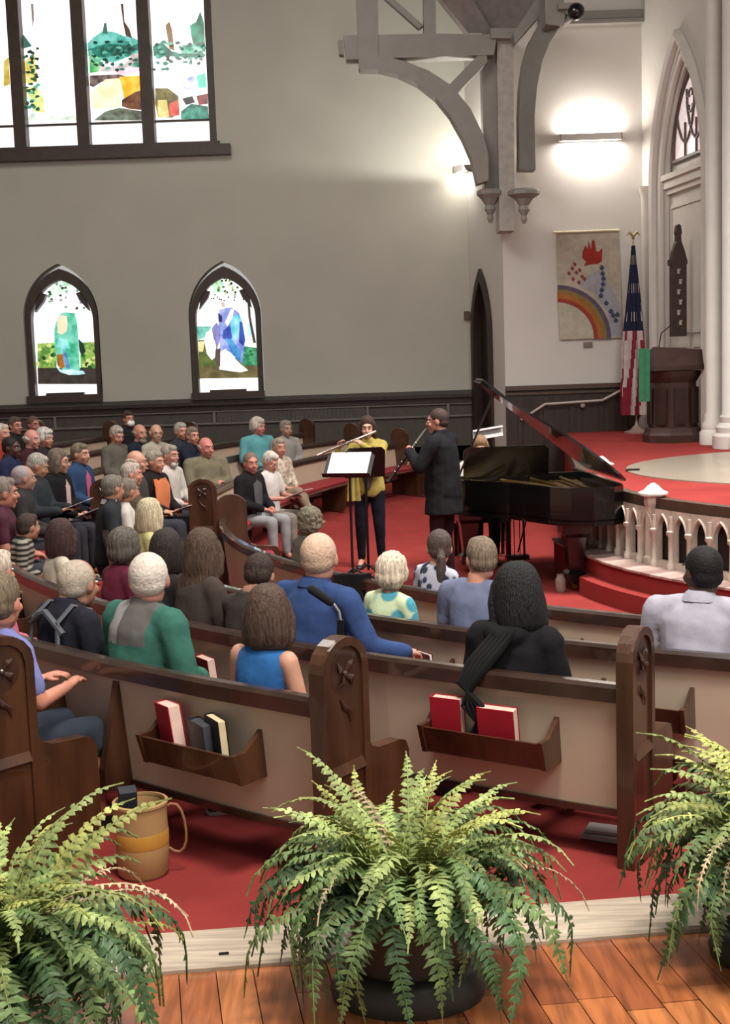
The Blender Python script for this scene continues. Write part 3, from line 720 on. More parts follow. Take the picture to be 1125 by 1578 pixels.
mm = MB(); p_ = Py(906, 531, BY-.02); mm.box(p_, (.14, .02, .08)); tag(obj('wall_plaque', mm, mat('plaque_metal', '7c706a', metal=.4)), 'small grey plaque on the wall under the banner', 'plaque')
mm = MB(); p_ = fn2(.02, Py(722, 486, WY).z, -.06); mm.box(p_, (.09, .09, .14)); tag(obj('wall_switch', mm, mat('brown_box', '5a4338')), 'small brown box on the corner left of the narrow door', 'wall box')

# ------------------------------------------------------------ flag
p_ = Pz(981, 667, ZP); fl = thing('flag', 'furled stars-and-stripes flag on a floor pole beside the pulpit', 'flag', p_)
H_ = Py(973, 358, p_.y).z-ZP
mm = MB(); mm.tube([(0, 0, .05), (-.03, 0, H_-.12)], .014, 8); obj('pole', mm, mat('pole_brass', 'b8a58a', rough=.35, metal=.5), fl, True)
mm = MB(); mm.lathe([(.19, 0), (.19, .02), (.10, .05), (.03, .12), (.02, .2)]); obj('base', mm, mat('base_metal', '9a8478', rough=.4), fl, True)
mm = MB(); mm.ell((-.03, 0, H_-.08), (.025, .025, .03))
for s_ in (-1, 1): mm.tube([(-.03, 0, H_-.06), (-.03+s_*.06, 0, H_), (-.03+s_*.10, 0, H_-.05)], [.02, .022, .006], 6)
obj('eagle_finial', mm, mat('finial_brass', '8d7a50', metal=.6, rough=.35), fl, True)
rings = []; nf = 72
for k in range(19):
    v = k/18; z = H_-.2-v*(H_-.2-.28); r = .03+.13*min(1, v*1.6)+(.02 if v > .8 else 0)
    ring_ = []
    for j in range(nf):
        a = 2*PI*j/nf; rr_ = r*(1+.30*math.sin(7*a+v*1.5)*min(1, v*2))
        ring_.append(Vector((rr_*math.cos(a)-.03+.01*v, rr_*.7*math.sin(a), z)))
    rings.append(ring_)
mm = MB(); mm.loft(rings, False)
for i in range(len(mm.f)):
    k, j = divmod(i, nf); v = k/18; slant = (j+k*1.2) % nf
    if v < .5: mi = 2 if 26 < slant < 74 or v < .3 else int(slant/6) % 2
    else: mi = int(slant/6) % 2
    if mi == 2 and k % 3 == 1 and j % 5 == 2: mi = 1
    mm.m[i] = mi
obj('flag_cloth', mm, [cloth('8e1f30'), cloth('b9a8a6'), cloth('1f2440')], fl, 'all')

# ------------------------------------------------------------ pulpit
p_ = Pz(1037, 680, ZP); pu = thing('pulpit', 'dark carved wooden pulpit with green hanging beside the flag', 'pulpit', p_, .1)
PW = mat('pulpit_oak', '3c2620', rough=.4, var=.2, scale=6)
oct_ = lambda r, z: [Vector((r*math.cos(PI/8+k*PI/4), r*.9*math.sin(PI/8+k*PI/4), z)) for k in range(8)]
mm = MB(); mm.loft([oct_(.42, 0), oct_(.42, .1), oct_(.40, .14), oct_(.38, .2)]); obj('base', mm, PW, pu)
mm = MB(); mm.loft([oct_(.34, .2), oct_(.32, .82), oct_(.37, .9), oct_(.40, .98)]); obj('body', mm, PW, pu)
for k in range(8):
    a = k*PI/4; c = Vector((.335*math.cos(a), .30*math.sin(a), .5)); mm = MB(); mm.box(c, (.02, .16, .5), a); obj('side_panel', mm, mat('pulpit_panel', '2f1c17', rough=.4), pu)
mm = MB(); mm.box((0, 0, 1.02), (.72, .6, .06)); obj('ledge', mm, PW, pu)
mm = MB(); mm.add([(-.38, -.30, 1.05), (.38, -.30, 1.05), (.38, .3, 1.05), (-.38, .3, 1.05), (-.36, -.26, 1.32), (.36, -.26, 1.26), (.36, .28, 1.14), (-.36, .28, 1.16)], [(0, 1, 2, 3), (4, 5, 6, 7), (0, 1, 5, 4), (1, 2, 6, 5), (2, 3, 7, 6), (3, 0, 4, 7)]); obj('reading_desk', mm, PW, pu)
mm = MB(); mm.tube([(-.2, 0, 1.28), (-.16, 0, 1.5), (-.02, -.05, 1.62), (.08, -.1, 1.68)], .008, 6); obj('microphone_arm', mm, BLACKM, pu)
p2 = Py(993, 578, p_.y-.35); gp = MB()
rings = [[Vector((u, .012*math.sin(u*40), z)) for u in [(-.075+.15*i/8) for i in range(9)]]+[Vector((u, .012+.012*math.sin(u*40), z)) for u in [(.075-.15*i/8) for i in range(9)]] for z in (-.36, -.1, .1, .36)]
gp.loft(rings); g = obj('green_parament', gp, cloth('2f7a55'), None, True); g.location = p2; tag(g, 'green cloth hanging down the left side of the pulpit', 'cloth')

# hymn board
p_ = Py(1045, 440, 18.75); hb = thing('hymn_board', 'tall dark wooden board with spire top and pale numerals beside the pulpit', 'hymn board', p_, .35)
mm = MB(); fnH = lambda u, v, d: Vector((u, d, v))
mm.prism([(-.125, -.72), (.125, -.72), (.125, .3), (.14, .3), (.14, .34), (.09, .5), (.04, .62), (.035, .7), (.05, .74), (.03, .84), (0, .86), (-.03, .84), (-.05, .74), (-.035, .7), (-.04, .62), (-.09, .5), (-.14, .34), (-.14, .3), (-.125, .3)], fnH, -.03, .03); obj('board', mm, mat('board_oak', '3e2f2a', rough=.5, var=.2), hb)
for k in range(6):
    for u in ((-.015,), (.015,))[k % 2]:
        mm = MB(); z = .2-k*.145; mm.box((u, -.035, z), (.035, .01, .07)); mm.box((u+.012, -.035, z+.025), (.04, .01, .018)); obj('numeral', mm, mat('numeral_pale', 'b8a8a0'), hb)
mm = MB(); mm.box((-.13, 0, .32), (.04, .08, .08)); obj('boss', mm, mat('board_oak', '3e2f2a'), hb)

# ============================================================ pews
RAIL = .774
PROF_RAIL = [(-.045, RAIL-.075), (-.045, RAIL-.015), (-.03, RAIL), (.01, RAIL), (.025, RAIL-.02), (.025, RAIL-.075)]
PROF_BACK = [(-.02, RAIL-.06), (.0, RAIL-.06), (.05, .20), (.03, .20)]
PROF_SEAT = [(.05, .37), (.05, .40), (.46, .40), (.48, .385), (.46, .365)]
PROF_CUSH = [(.07, .40), (.08, .445), (.25, .455), (.44, .45), (.465, .43), (.46, .40)]
def panel_poly(H=1.0):
    p = [(-.07, 0), (.52, 0), (.52, .43), (.50, .475), (.46, .49), (.30, .50), (.25, .52), (.225, .58), (.225, H-.12)]
    p += [(.0775+.1475*math.cos(a), H-.12+.12*math.sin(a)) for a in [PI*i/10 for i in range(1, 10)]]
    p += [(-.07, H-.12)]
    return p
def end_panel(pew, O, pt, side, H=1.0, detail=True):
    """pt: (x,y,nx,ny,z); side = +1/-1 outward direction along the pew (tangent sign)"""
    x, y, nx, ny, z = pt; tx, ty = -ny*side, nx*side
    fn = lambda u, v, d: Vector((x+nx*u+tx*d-O[0], y+ny*u+ty*d-O[1], z+v-O[2]))
    b = MB(); pp = panel_poly(H)
    if detail:
        # foot cut-out
        pass
    b.prism(pp, fn, -.03, .03)
    e = obj('end_panel', b, WOOD, pew)
    if detail:
        m_ = MB()
        def strip(poly, d0=.03, d1=.042): m_.prism(poly, fn, d0, d1)
        strip([(-.07, 0), (-.03, 0), (-.03, H-.12), (-.07, H-.12)]); strip([(.185, .0), (.225, .0), (.225, H-.12), (.185, H-.12)])
        for i in range(8):
            a0, a1 = PI*i/8, PI*(i+1)/8
            q = [(.0775+R_*math.cos(a), H-.12+R_*.813*math.sin(a)) for R_, a in ((.1475, a0), (.1475, a1), (.105, a1), (.105, a0))]
            strip(q)
        strip([(-.03, 0), (.185, 0), (.185, .1), (-.03, .1)])
        obj('raised_frame', m_, WOOD, e)
        m_ = MB(); m_.add([fn(-.03, .46, .03), fn(.185, .46, .03), fn(.185, .50, .03), fn(-.03, .50, .03), fn(-.03, .46, .048), fn(.185, .46, .048)], [(0, 1, 5, 4), (3, 2, 5, 4), (0, 3, 4), (1, 5, 2)])
        obj('ledge', m_, WOOD, e)
        m_ = MB()
        cz = .855; m_.prism([(.0775+.085*math.cos(q), cz+.085*math.sin(q)) for q in [2*PI*i/12 for i in range(12)]], fn, .026, .031)
        for k in range(4):   # four leaves crossing round a boss
            q = PI/4+k*PI/2; c_, s_ = math.cos(q), math.sin(q)
            m_.tube([fn(.0775+.012*c_, cz+.012*s_, .034), fn(.0775+.040*c_-.010*s_, cz+.040*s_+.010*c_, .042), fn(.0775+.068*c_+.004*s_, cz+.068*s_-.004*c_, .036)], [.007, .015, .004], 6, flat=.45)
        m_.ell(fn(.0775, cz, .034), (.013, .013, .013), 8, 6)
        m_.tube([fn(.045, .76, .034), fn(.07, .72, .040), fn(.10, .70, .038), (fn(.11, .66, .034))], [.004, .012, .010, .003], 6, flat=.5)
        obj('carving', m_, mat('carved_oak', '3a2218', rough=.4, coat=.2), e)
    return e

def arc_curve(R, a0, a1, step=4.0):
    n = max(2, int(abs(a1-a0)/step)+1); out = []
    for i in range(n+1):
        a = math.radians(a0+(a1-a0)*i/n); x, y = CX+R*math.cos(a), CY+R*math.sin(a)
        out.append((x, y, -math.cos(a), -math.sin(a), rake(x, y)))
    return out
base = sm([Vector(v) for v in ((-1.85, 12.0), (-1.78, 13.6), (-1.6, 15.3), (-1.2, 16.9), (-.5, 18.4), (.5, 19.7))], 6)
def off_curve(k, s0, s1):
    nrm = []
    for i in range(len(base)):
        t = (base[min(i+1, len(base)-1)]-base[max(i-1, 0)]).normalized(); nrm.append(Vector((t.y, -t.x)))
    pts = [b_-n*.93*k for b_, n in zip(base, nrm)]
    L = [0]
    for i in range(1, len(pts)): L.append(L[-1]+(pts[i]-pts[i-1]).length)
    T = L[-1]; out = []
    n = 14
    for i in range(n+1):
        s = s0+(T-s1-s0)*i/n
        for j in range(1, len(L)):
            if L[j] >= s-1e-6:
                f = (s-L[j-1])/(L[j]-L[j-1]); p = pts[j-1].lerp(pts[j], f); q = nrm[j-1].lerp(nrm[j], f).normalized(); break
        out.append((p.x, p.y, q.x, q.y, rake(p.x, p.y)))
    return out

def pew(curve, label, ends=(True, True), rack=(), detail=(True, True), group=None, tidy=True):
    p0 = curve[len(curve)//2]; O = (p0[0], p0[1], p0[4])
    t = thing('pew', label, 'pew', O, 0, group)
    def sweep(nm, prof, m, smooth=False):
        b = MB(); ribbon_along(b, [(x-O[0], y-O[1], nx, ny, z-O[2]) for x, y, nx, ny, z in curve], prof)
        return obj(nm, b, m, t, smooth)
    sweep('top_rail', PROF_RAIL, RAILW, True); sweep('back_panel', PROF_BACK, PANELC); sweep('seat', PROF_SEAT, WOOD); sweep('seat_cushion', PROF_CUSH, CUSH, True)
    b = MB(); ribbon_along(b, [(x-O[0], y-O[1], nx, ny, z-O[2]) for x, y, nx, ny, z in curve], [(.015, .195), (.05, .195), (.05, .225), (.015, .225)]); obj('bottom_rail', b, RAILW, t)
    # orientation of end panels
    def tsign(i, j):  # outward sign at end i (next j)
        x, y, nx, ny, z = curve[i]; tx, ty = -ny, nx
        return 1 if (x-curve[j][0])*tx+(y-curve[j][1])*ty > 0 else -1
    if ends[0]: end_panel(t, O, curve[0], tsign(0, 1), detail=detail[0])
    if ends[1]: end_panel(t, O, curve[-1], tsign(-1, -2), detail=detail[1])
    # inner supports
    n = len(curve)
    for i in range(2, n-2, 4):
        x, y, nx, ny, z = curve[i]; b = MB()
        fn = lambda u, v, d: Vector((x+nx*u-ny*d-O[0], y+ny*u+nx*d-O[1], z+v-O[2]))
        b.prism([(.05, 0), (.40, 0), (.44, .365), (.05, .365)], fn, -.02, .02); obj('seat_support', b, WOOD, t)
    return t, O
def curve_at(R, ang):
    a = math.radians(ang); x, y = CX+R*math.cos(a), CY+R*math.sin(a)
    return (x, y, -math.cos(a), -math.sin(a), rake(x, y))
def rack(pw, R, ang, half):
    """book rack on the back of an arc pew, centred at angle"""
    t, O = pw; x, y, nx, ny, z = curve_at(R, ang); tx, ty = ny, -nx
    fn = lambda u, d, v: Vector((x+tx*u-nx*d-O[0], y+ty*u-ny*d-O[1], z+v-O[2]))
    m_ = MB()
    def bx(us, ds, vs):
        m_.add([fn(u, d, v) for u in us for d in ds for v in vs], [(0, 1, 3, 2), (4, 6, 7, 5), (0, 4, 5, 1), (2, 3, 7, 6), (0, 2, 6, 4), (1, 5, 7, 3)])
    r = None
    m_.add([fn(-half, .105, .405), fn(half, .105, .405), fn(half, .14, .52), fn(-half, .14, .52), fn(-half, .12, .405), fn(half, .12, .405), fn(half, .155, .52), fn(-half, .155, .52)], [(0, 1, 2, 3), (4, 5, 6, 7), (0, 1, 5, 4), (1, 2, 6, 5), (2, 3, 7, 6), (3, 0, 4, 7)])
    bx((-half, half), (-.04, .12), (.40, .415))
    for s_ in (-1, 1):
        u = s_*half
        m_.add([fn(u-.011, -.04, .40), fn(u-.011, .13, .40), fn(u-.011, .17, .53), fn(u-.011, .10, .53), fn(u-.011, .0, .60),
                fn(u+.011, -.04, .40), fn(u+.011, .13, .40), fn(u+.011, .17, .53), fn(u+.011, .10, .53), fn(u+.011, .0, .60)],
               [(0, 1, 2, 3, 4), (5, 6, 7, 8, 9), (0, 1, 6, 5), (1, 2, 7, 6), (2, 3, 8, 7), (3, 4, 9, 8), (4, 0, 5, 9)])
    obj('book_rack', m_, WOOD, t)
def book(R, ang, u, col, label, w_=.145, h=.215, th=.045, lean=.12, page='d9b8a8', cat='book', group=None, d=.055, side=0, tilt=0, z0=.415, name='hymnal'):
    x, y, nx, ny, z = curve_at(R, ang); tx, ty = ny, -nx
    base_ = Vector((x+tx*u-nx*d, y+ty*u-ny*d, z+z0+.004))
    t = thing(name, label, cat, base_, math.atan2(ty, tx)+side, group); t.rotation_euler = (lean, tilt, math.atan2(ty, tx)+side)
    C_ = mat('book_'+col, col, rough=.45, var=.06)
    m_ = MB(); m_.box((0, -th/2, h/2), (w_, .004, h)); m_.box((0, th/2, h/2), (w_, .004, h)); m_.box((-w_/2, 0, h/2), (.006, th, h)); obj('cover', m_, C_, t)
    m_ = MB(); m_.box((.002, 0, h/2), (w_-.01, th-.006, h-.008)); obj('pages', m_, mat('pages_'+page, page, rough=.8), t)
    return t

RA2 = 10.40
pA = pew(arc_curve(9.69, 202, 234.9), 'nearest left pew with beige back, book rack and carved end beside the middle fern', (False, True), group=None)
pA2 = pew(arc_curve(RA2, 217, 228.0, 2), 'rearmost pew whose tall oak end stands at the left picture edge', (False, True))
pB = pew(arc_curve(8.77, 186.5, 240.3), 'long curved pew ending at the carved oak end left of the right fern')
pC = pew(arc_curve(7.82, 184.3, 262), 'curved pew third from the back, running behind the white shirt at right', (True, False))
pD = pew(arc_curve(6.77, 184.5, 258), 'front curved pew nearest the music stands and piano', (True, False))
side_lab = ['front side pew nearest the flutist with a red cushion', 'second side pew, with the olive-shirted man', 'third side pew behind the orange vest and white beard',
            'fourth side pew with its end post under the right small window', 'fifth side pew toward the far wall', 'hindmost side pew whose end post stands against the dado at left']
se = [(1.6, 0), (1.2, 0), (.7, 0), (1.0, 1.7), (1.5, 2.6), (2.0, 3.4)]
for k in range(6):
    pew(off_curve(k, *se[k]), side_lab[k], (True, True), detail=(k < 3, False))

rack(pA, 9.69, 231.25, .275); rack(pB, 8.77, 236.35, .29); rack(pC, 7.82, 238.7, .22)
for a in (209.5, 216, 224.7): rack(pB, 8.77, a, .26)
rack(pA, 9.69, 223.9, .2); rack(pD, 6.77, 230.0, .26)
rack(pC, 7.82, 228.8, .26); rack(pC, 7.82, 205, .26); rack(pD, 6.77, 214, .26)
# braces on the back of the near pew
for ang in (227.75,):
    t, O = pA; x, y, nx, ny, z = curve_at(9.69, ang); tx, ty = ny, -nx; m_ = MB()
    fn = lambda u, v, d: Vector((x-nx*u+tx*d-O[0], y-ny*u+ty*d-O[1], z+v-O[2]))
    m_.prism([(.0, .68), (.02, .68), (.12, .30), (.12, .2), (-.04, .2)], fn, -.02, .02); obj('brace', m_, WOOD, t)

RED = '9c1828'; DRED = '7c1220'
book(9.69, 231.25, -.165, RED, 'red hymnal leaning at the left of the nearest rack', h=.24, lean=.1, side=-.35, tilt=-.06, th=.055)
book(9.69, 231.25, .015, '1c1e26', 'thick dark blue-black book in the nearest left rack', h=.19, lean=.1, side=-.35, th=.05, page='3c3c42')
book(9.69, 231.25, .10, '141312', 'black book with cream page edges beside the blue-black one', h=.22, lean=.08, side=-.4, th=.035, page='cdbb96')
book(8.77, 236.35, -.20, RED, 'red hymnal at the left of the rack under the hanging black shawl', h=.23, lean=.1, side=.05)
book(8.77, 236.35, .05, RED, 'red hymnal at the right of the rack beside the hanging black shawl', h=.215, lean=.14, side=.05, th=.05, w_=.17)
book(6.77, 230.3, .0, DRED, 'red hymnal behind the shoulder of the long black-haired person', h=.22)
book(7.82, 229.0, -.03, DRED, 'dark red hymnal standing right of the blue-shirted bald man', h=.22, w_=.15, side=-.2, th=.05)
book(7.82, 229.0, .10, '6a1a22', 'thin book with white edge right of the dark red hymnal', h=.21, th=.02, page='dcd2ca', side=-.35)
book(8.77, 225.1, .0, DRED, 'red hymnal left of the woman in the bright blue top', h=.21, side=-.2)
book(8.77, 216, .05, DRED, 'dark red hymnal in the rack behind the grey-haired man with dark straps', h=.22, side=-.6)
book(8.77, 216, -.1, 'a86a60', 'faded pink book in the rack at the left picture edge', h=.2, side=-.6)
book(7.82, 205, .0, '6a2a24', 'brown-red hymnal in the rack left of the maroon-shirted head', h=.2, side=-.9)
book(RA2, 226.6, .1, 'cbb894', 'cream book by the lavender sleeve at the left edge', h=.17, w_=.11, d=-.78, z0=.5, th=.02)

# ============================================================ grand piano
ang = math.atan2(-.996, .085)-PI/2
pn = thing('grand_piano', 'black grand piano with its lid raised toward the left', 'piano', (1.55, 13.9, 0), ang)
def outline(ins=0):
    B = [(-.75, 0), (-.75, 1.70), (-.72, 1.88), (-.60, 2.0), (-.40, 2.03), (-.20, 1.97), (-.04, 1.80), (.08, 1.55), (.24, 1.25), (.45, 1.02), (.63, .86), (.72, .66), (.75, .42), (.75, 0)]
    if not ins: return B
    c = (-.1, .8); out = []
    n = len(B)
    for i, (x, y) in enumerate(B):
        a = Vector(B[i-1]) if i else Vector((-.75, -.3)); d = Vector(B[i+1]) if i < n-1 else Vector((.75, -.3))
        t = (d-a).normalized(); q = Vector((x, y))+Vector((t.y, -t.x))*ins
        out.append((q.x, max(q.y, .0)))
    return out
OB, IB = outline(), outline(.045)
idn = lambda u, v, d: Vector((u, v, d))
m_ = MB(); m_.prism(OB, idn, .66, .72)
n = len(OB)
for i in range(n-1): m_.prism([OB[i], OB[i+1], IB[i+1], IB[i]], idn, .70, 1.02)
m_.prism([(-.75, .22), (.75, .22), (.75, .26), (-.75, .26)], idn, .72, 1.0)
m_.prism([(-.75, 0), (-.62, 0), (-.62, .24), (-.75, .24)], idn, .70, .97); m_.prism([(.62, 0), (.75, 0), (.75, .24), (.62, .24)], idn, .70, .97)
obj('case', m_, BLACKG, pn)
m_ = MB(); m_.prism(outline(.06), idn, .90, .915); obj('soundboard', m_, GOLD, pn)
m_ = MB()
for k in range(16): m_.tube([(-.6+.08*k*.9, .32, .93), (-.55+.03*k, 1.75-.09*k, .93)], .003, 4)
for k in range(4): m_.tube([(-.5+.32*k, .3, .95), (-.5+.16*k, 1.7-.25*k, .95)], .018, 5)
obj('iron_frame', m_, GOLD, pn)
m_ = MB(); m_.box((0, .08, .74), (1.23, .14, .03)); obj('white_keys', m_, mat('ivory', 'e8e0d0', rough=.3), pn)
m_ = MB()
for k in range(52):
    if k % 7 in (0, 1, 3, 4, 5): m_.box((-.60+.0236*k+.012, .105, .762), (.012, .09, .014))
o = obj('black_keys', m_, BLACKG, pn)
m_ = MB(); fnD = lambda u, v, d: Vector((u, .34+.10*(v-1.0)+d, v))
m_.prism([(-.36, 1.0), (.54, 1.0), (.54, 1.27), (.49, 1.31), (-.31, 1.31), (-.36, 1.27)], fnD, 0, .02); obj('music_desk', m_, BLACKG, pn)
for u, v, d in ((-.30, 1.66, 1), (-.55, .35, 1), (.50, .35, 1)):
    m_ = MB(); 
    r = [[Vector((u+s*a, v+s*b, z)) for a, b in ((-1, -1), (1, -1), (1, 1), (-1, 1))] for z, s in ((.68, .12), (.56, .12), (.52, .095), (.2, .065), (.17, .095), (.09, .095))]
    m_.loft(r); l_ = obj('leg', m_, BLACKG, pn)
    m_ = MB(); m_.tube([(u-.025, v, .045), (u+.025, v, .045)], .045, 14); m_.box((u, v, .08), (.03, .05, .05)); obj('caster', m_, mat('brass_caster', '8a6a3a', metal=.8, rough=.3), l_)
lyr = MB()
for s_ in (-.07, .07): lyr.tube([(s_, .42, .68), (s_*1.1, .42, .16)], .012, 6)
for s_ in (-.03, .03): lyr.tube([(s_, .42, .68), (s_, .42, .16)], .005, 6)
lyr.box((0, .42, .14), (.24, .1, .05)); lyr.tube([(0, .46, .2), (0, .95, .64)], .008, 6); obj('pedal_lyre', lyr, BLACKG, pn)
for s_ in (-.06, 0, .06):
    m_ = MB(); m_.box((s_, .35, .09), (.02, .12, .012)); obj('pedal', m_, mat('brass_caster', '8a6a3a', metal=.8, rough=.3), pn)
TH = math.radians(39)
def lidp(u, v, d): 
    q = u+.76; return Vector((-.76+q*math.cos(TH)-d*math.sin(TH), v, 1.035+q*math.sin(TH)+d*math.cos(TH)))
LB = [(x*1.0+(.012 if x > 0 else -.01), y) for x, y in OB]; LB = [(x, y) for x, y in LB if y > .40]; LB = [(-.76, .42)]+LB+[(.76, .42)]
m_ = MB(); m_.prism(LB, lidp, 0, .022); obj('lid', m_, BLACKG, pn)
m_ = MB(); m_.prism([(-.76, .42), (.76, .42), (.76, .80), (-.76, .80)], lidp, .026, .046); obj('lid_flap', m_, BLACKG, pn)
m_ = MB(); q = lidp(.55, .62, 0); m_.tube([(.66, .62, .98), q], .011, 6); obj('prop_stick', m_, BLACKG, pn)
bench = thing('piano_bench', 'black padded piano bench behind the flute player in black', 'bench', (1.30, 14.45, 0), ang)
m_ = MB(); m_.box((0, 0, .44), (.62, .36, .07)); m_.box((0, 0, .485), (.60, .34, .04)); obj('seat', m_, BLACKG, bench)
for a in (-.27, .27):
    for b_ in (-.14, .14):
        m_ = MB(); m_.tube([(a, b_, .41), (a, b_, 0)], [.03, .02], 6); obj('leg', m_, BLACKG, bench)
# sheets on the music desk, flask by the leg
m_ = MB()
for k, (u, rz_) in enumerate(((-.18, .02), (.10, -.02))):
    m_.box((u, .30+.018*k, 1.15), (.24, .004, .30), 0, rx=.1)
s_ = obj('sheet_music', m_, PAPER); s_.location = pn.location; s_.rotation_euler = pn.rotation_euler; tag(s_, 'white music pages on the piano desk in front of the pianist', 'sheet music')
t = thing('glass_jar', 'small clear jar lantern on the carpet beside the piano tail leg', 'jar', Pz(864, 912, 0))
m_ = MB(); m_.lathe([(.04, 0), (.05, .02), (.05, .12), (.035, .15), (.035, .17)], n=14); obj('jar_body', m_, mat('jar_glass', '8a7d74', rough=.15, spec=.8), t, True)
m_ = MB(); m_.lathe([(.02, .02), (.02, .1)], n=10); obj('candle', m_, mat('wax', 'd8cfc4'), t)
m_ = MB(); m_.tube([(-.04, 0, .16), (0, 0, .24), (.04, 0, .16)], .004, 5); obj('wire_handle', m_, BLACKM, t)
# curled page on a tall stand behind the pianist
p_ = Py(752, 668, 15.7)
t = thing('pianist_stand', 'stand with a curled white page above the head of the pianist', 'music stand', (p_.x, p_.y, 0))
m_ = MB(); m_.tube([(0, 0, .02), (0, 0, p_.z-.1)], .015, 6); m_.lathe([(.2, 0), (.2, .02), (.03, .04)]); obj('pole', m_, BLACKM, t)
m_ = MB(); rr_ = [[Vector((-.18+.36*k+.0*j, -.03+.09*math.sin(j*.45), p_.z-.08+.12*math.sin(j*.30)+.05*k)) for j in range(8)] for k in (0, 1)]
m_.loft([[a, b_, b_+Vector((0, 0, .004)), a+Vector((0, 0, .004))] for a, b_ in zip(rr_[0], rr_[1])]); obj('curled_page', m_, PAPER, t, True)

# ============================================================ music stands
def stand(label, x, y, h, rz, tilt, paper=None, w_=.5, ht=.34, rx2=0):
    t = thing('music_stand', label, 'music stand', (x, y, 0), rz)
    m_ = MB(); m_.tube([(0, 0, .06), (0, 0, h-.1)], .014, 8); obj('pole', m_, BLACKM, t)
    for k in range(3):
        a = k*2*PI/3; m_ = MB(); m_.tube([(0, 0, .12), (.12*math.cos(a), .12*math.sin(a), .06), (.26*math.cos(a), .26*math.sin(a), .012)], .011, 6); obj('leg', m_, BLACKM, t)
    R = Matrix.Rotation(tilt, 3, 'X')
    fnS = lambda u, v, d: R@Vector((u, v, d))+Vector((0, 0, h))
    m_ = MB(); m_.prism([(-w_/2, -ht/2), (w_/2, -ht/2), (w_/2, ht/2-.04), (w_/2-.04, ht/2), (-w_/2+.04, ht/2), (-w_/2, ht/2-.04)], fnS, -.006, 0)
    m_.prism([(-w_/2, -ht/2-.004), (w_/2, -ht/2-.004), (w_/2, -ht/2), (-w_/2, -ht/2)], fnS, -.006, .05); dk = obj('desk', m_, BLACKM, t)
    if paper:
        m_ = MB(); R2 = Matrix.Rotation(rx2, 3, 'Z')
        m_.prism([(-.21, -ht/2+.004), (.21, -ht/2+.004), (.21, ht/2+.0), (-.21, ht/2+.0)], fnS, .004, .012); s_ = obj('sheet_music', m_, PAPER)
        s_.location = t.location; s_.rotation_euler = t.rotation_euler; tag(s_, paper, 'sheet music')
    return t
p_ = Py(538, 716, 13.25)
stand('black music stand with a white score, in front of the flutist', p_.x, 13.25, p_.z, math.radians(-14), math.radians(40), 'white open score on the left music stand')
p_ = Py(573, 712, 13.45)
stand('second black music stand, its back to the audience, hiding the flutist waist', p_.x-.07, 13.45, p_.z, math.radians(188), math.radians(72), None, .42, .33)

# ============================================================ ferns
FG = [mat('fern_%s' % c, c, rough=.5, var=.35, scale=25, rnd=.3, spec=.3) for c in ('8c9a5c', '6a804c', '46603c', '9a9e58', 'b8a080')]
def frond_mesh(rs, L, el, droop, lw, mi_main, dry=False):
    N = int(L/.0165); pts = []; p = Vector((0, 0, 0)); a = el; side = 0; curl = rs.uniform(-.5, .5)
    for i in range(N+1):
        pts.append((p.copy(), a, side)); st_ = L/N
        p = p+Vector((math.cos(a)*math.cos(side), math.cos(a)*math.sin(side), math.sin(a)))*st_
        a = max(-1.5, a-droop/N*(.5+1.3*i/N)); side += curl/N
    m_ = MB(); m_.tube([q[0] for q in pts[::3]]+[pts[-1][0]], [.0022]*(len(pts[::3]))+[.0008], 4, 1)
    for i in range(2, N):
        q, a, sd = pts[i]; t = i/N
        l = lw*math.sin(min(1, (t*.93+.12))*PI)**.55*(1-.25*t); 
        if t > .93: l *= .6
        d = Vector((math.cos(a)*math.cos(sd), math.cos(a)*math.sin(sd), math.sin(a))); sx = Vector((-math.sin(sd), math.cos(sd), 0)); upv = sx.cross(d)*-1
        for s_ in (-1, 1):
            if rs.random() < .04: continue
            yaw = rs.uniform(.1, .45); dz = rs.uniform(-.55, .25); dirv = (sx*s_*math.cos(yaw)+d*math.sin(yaw)+upv*dz).normalized()
            ll = l*rs.uniform(.78, 1.12); wv = d*(.0074 if not dry else .004)
            o_ = q+d*rs.uniform(-.002, .002); dr_ = Vector((0, 0, -ll*rs.uniform(.05, .3)))
            mid = o_+dirv*ll*.55; tip = o_+dirv*ll+dr_
            m_.add([o_-wv*.7, o_+wv*.7, mid+wv, mid-wv*.9, tip, mid+upv*.0012], [(0, 1, 2, 5), (0, 5, 3), (3, 5, 4), (5, 2, 4)], 0)
    return m_
rs = random.Random(11)
variants = []
for k in range(16):
    L = (.46, .46, .48, .52)[k % 4]*rs.uniform(.92, 1.08); el = (1.40, 1.22, 1.0, .75)[k % 4]; dr_ = (1.35, 2.1, 3.0, 2.9)[k % 4]*rs.uniform(.9, 1.15)
    variants.append(frond_mesh(rs, L, el, dr_, (.037, .044, .050, .048)[k % 4], 0).mesh('frond'))
dryv = [frond_mesh(rs, rs.uniform(.42, .56), rs.uniform(.9, 1.35), rs.uniform(1.7, 2.8), .022, 0, True).mesh('frond') for k in range(5)]
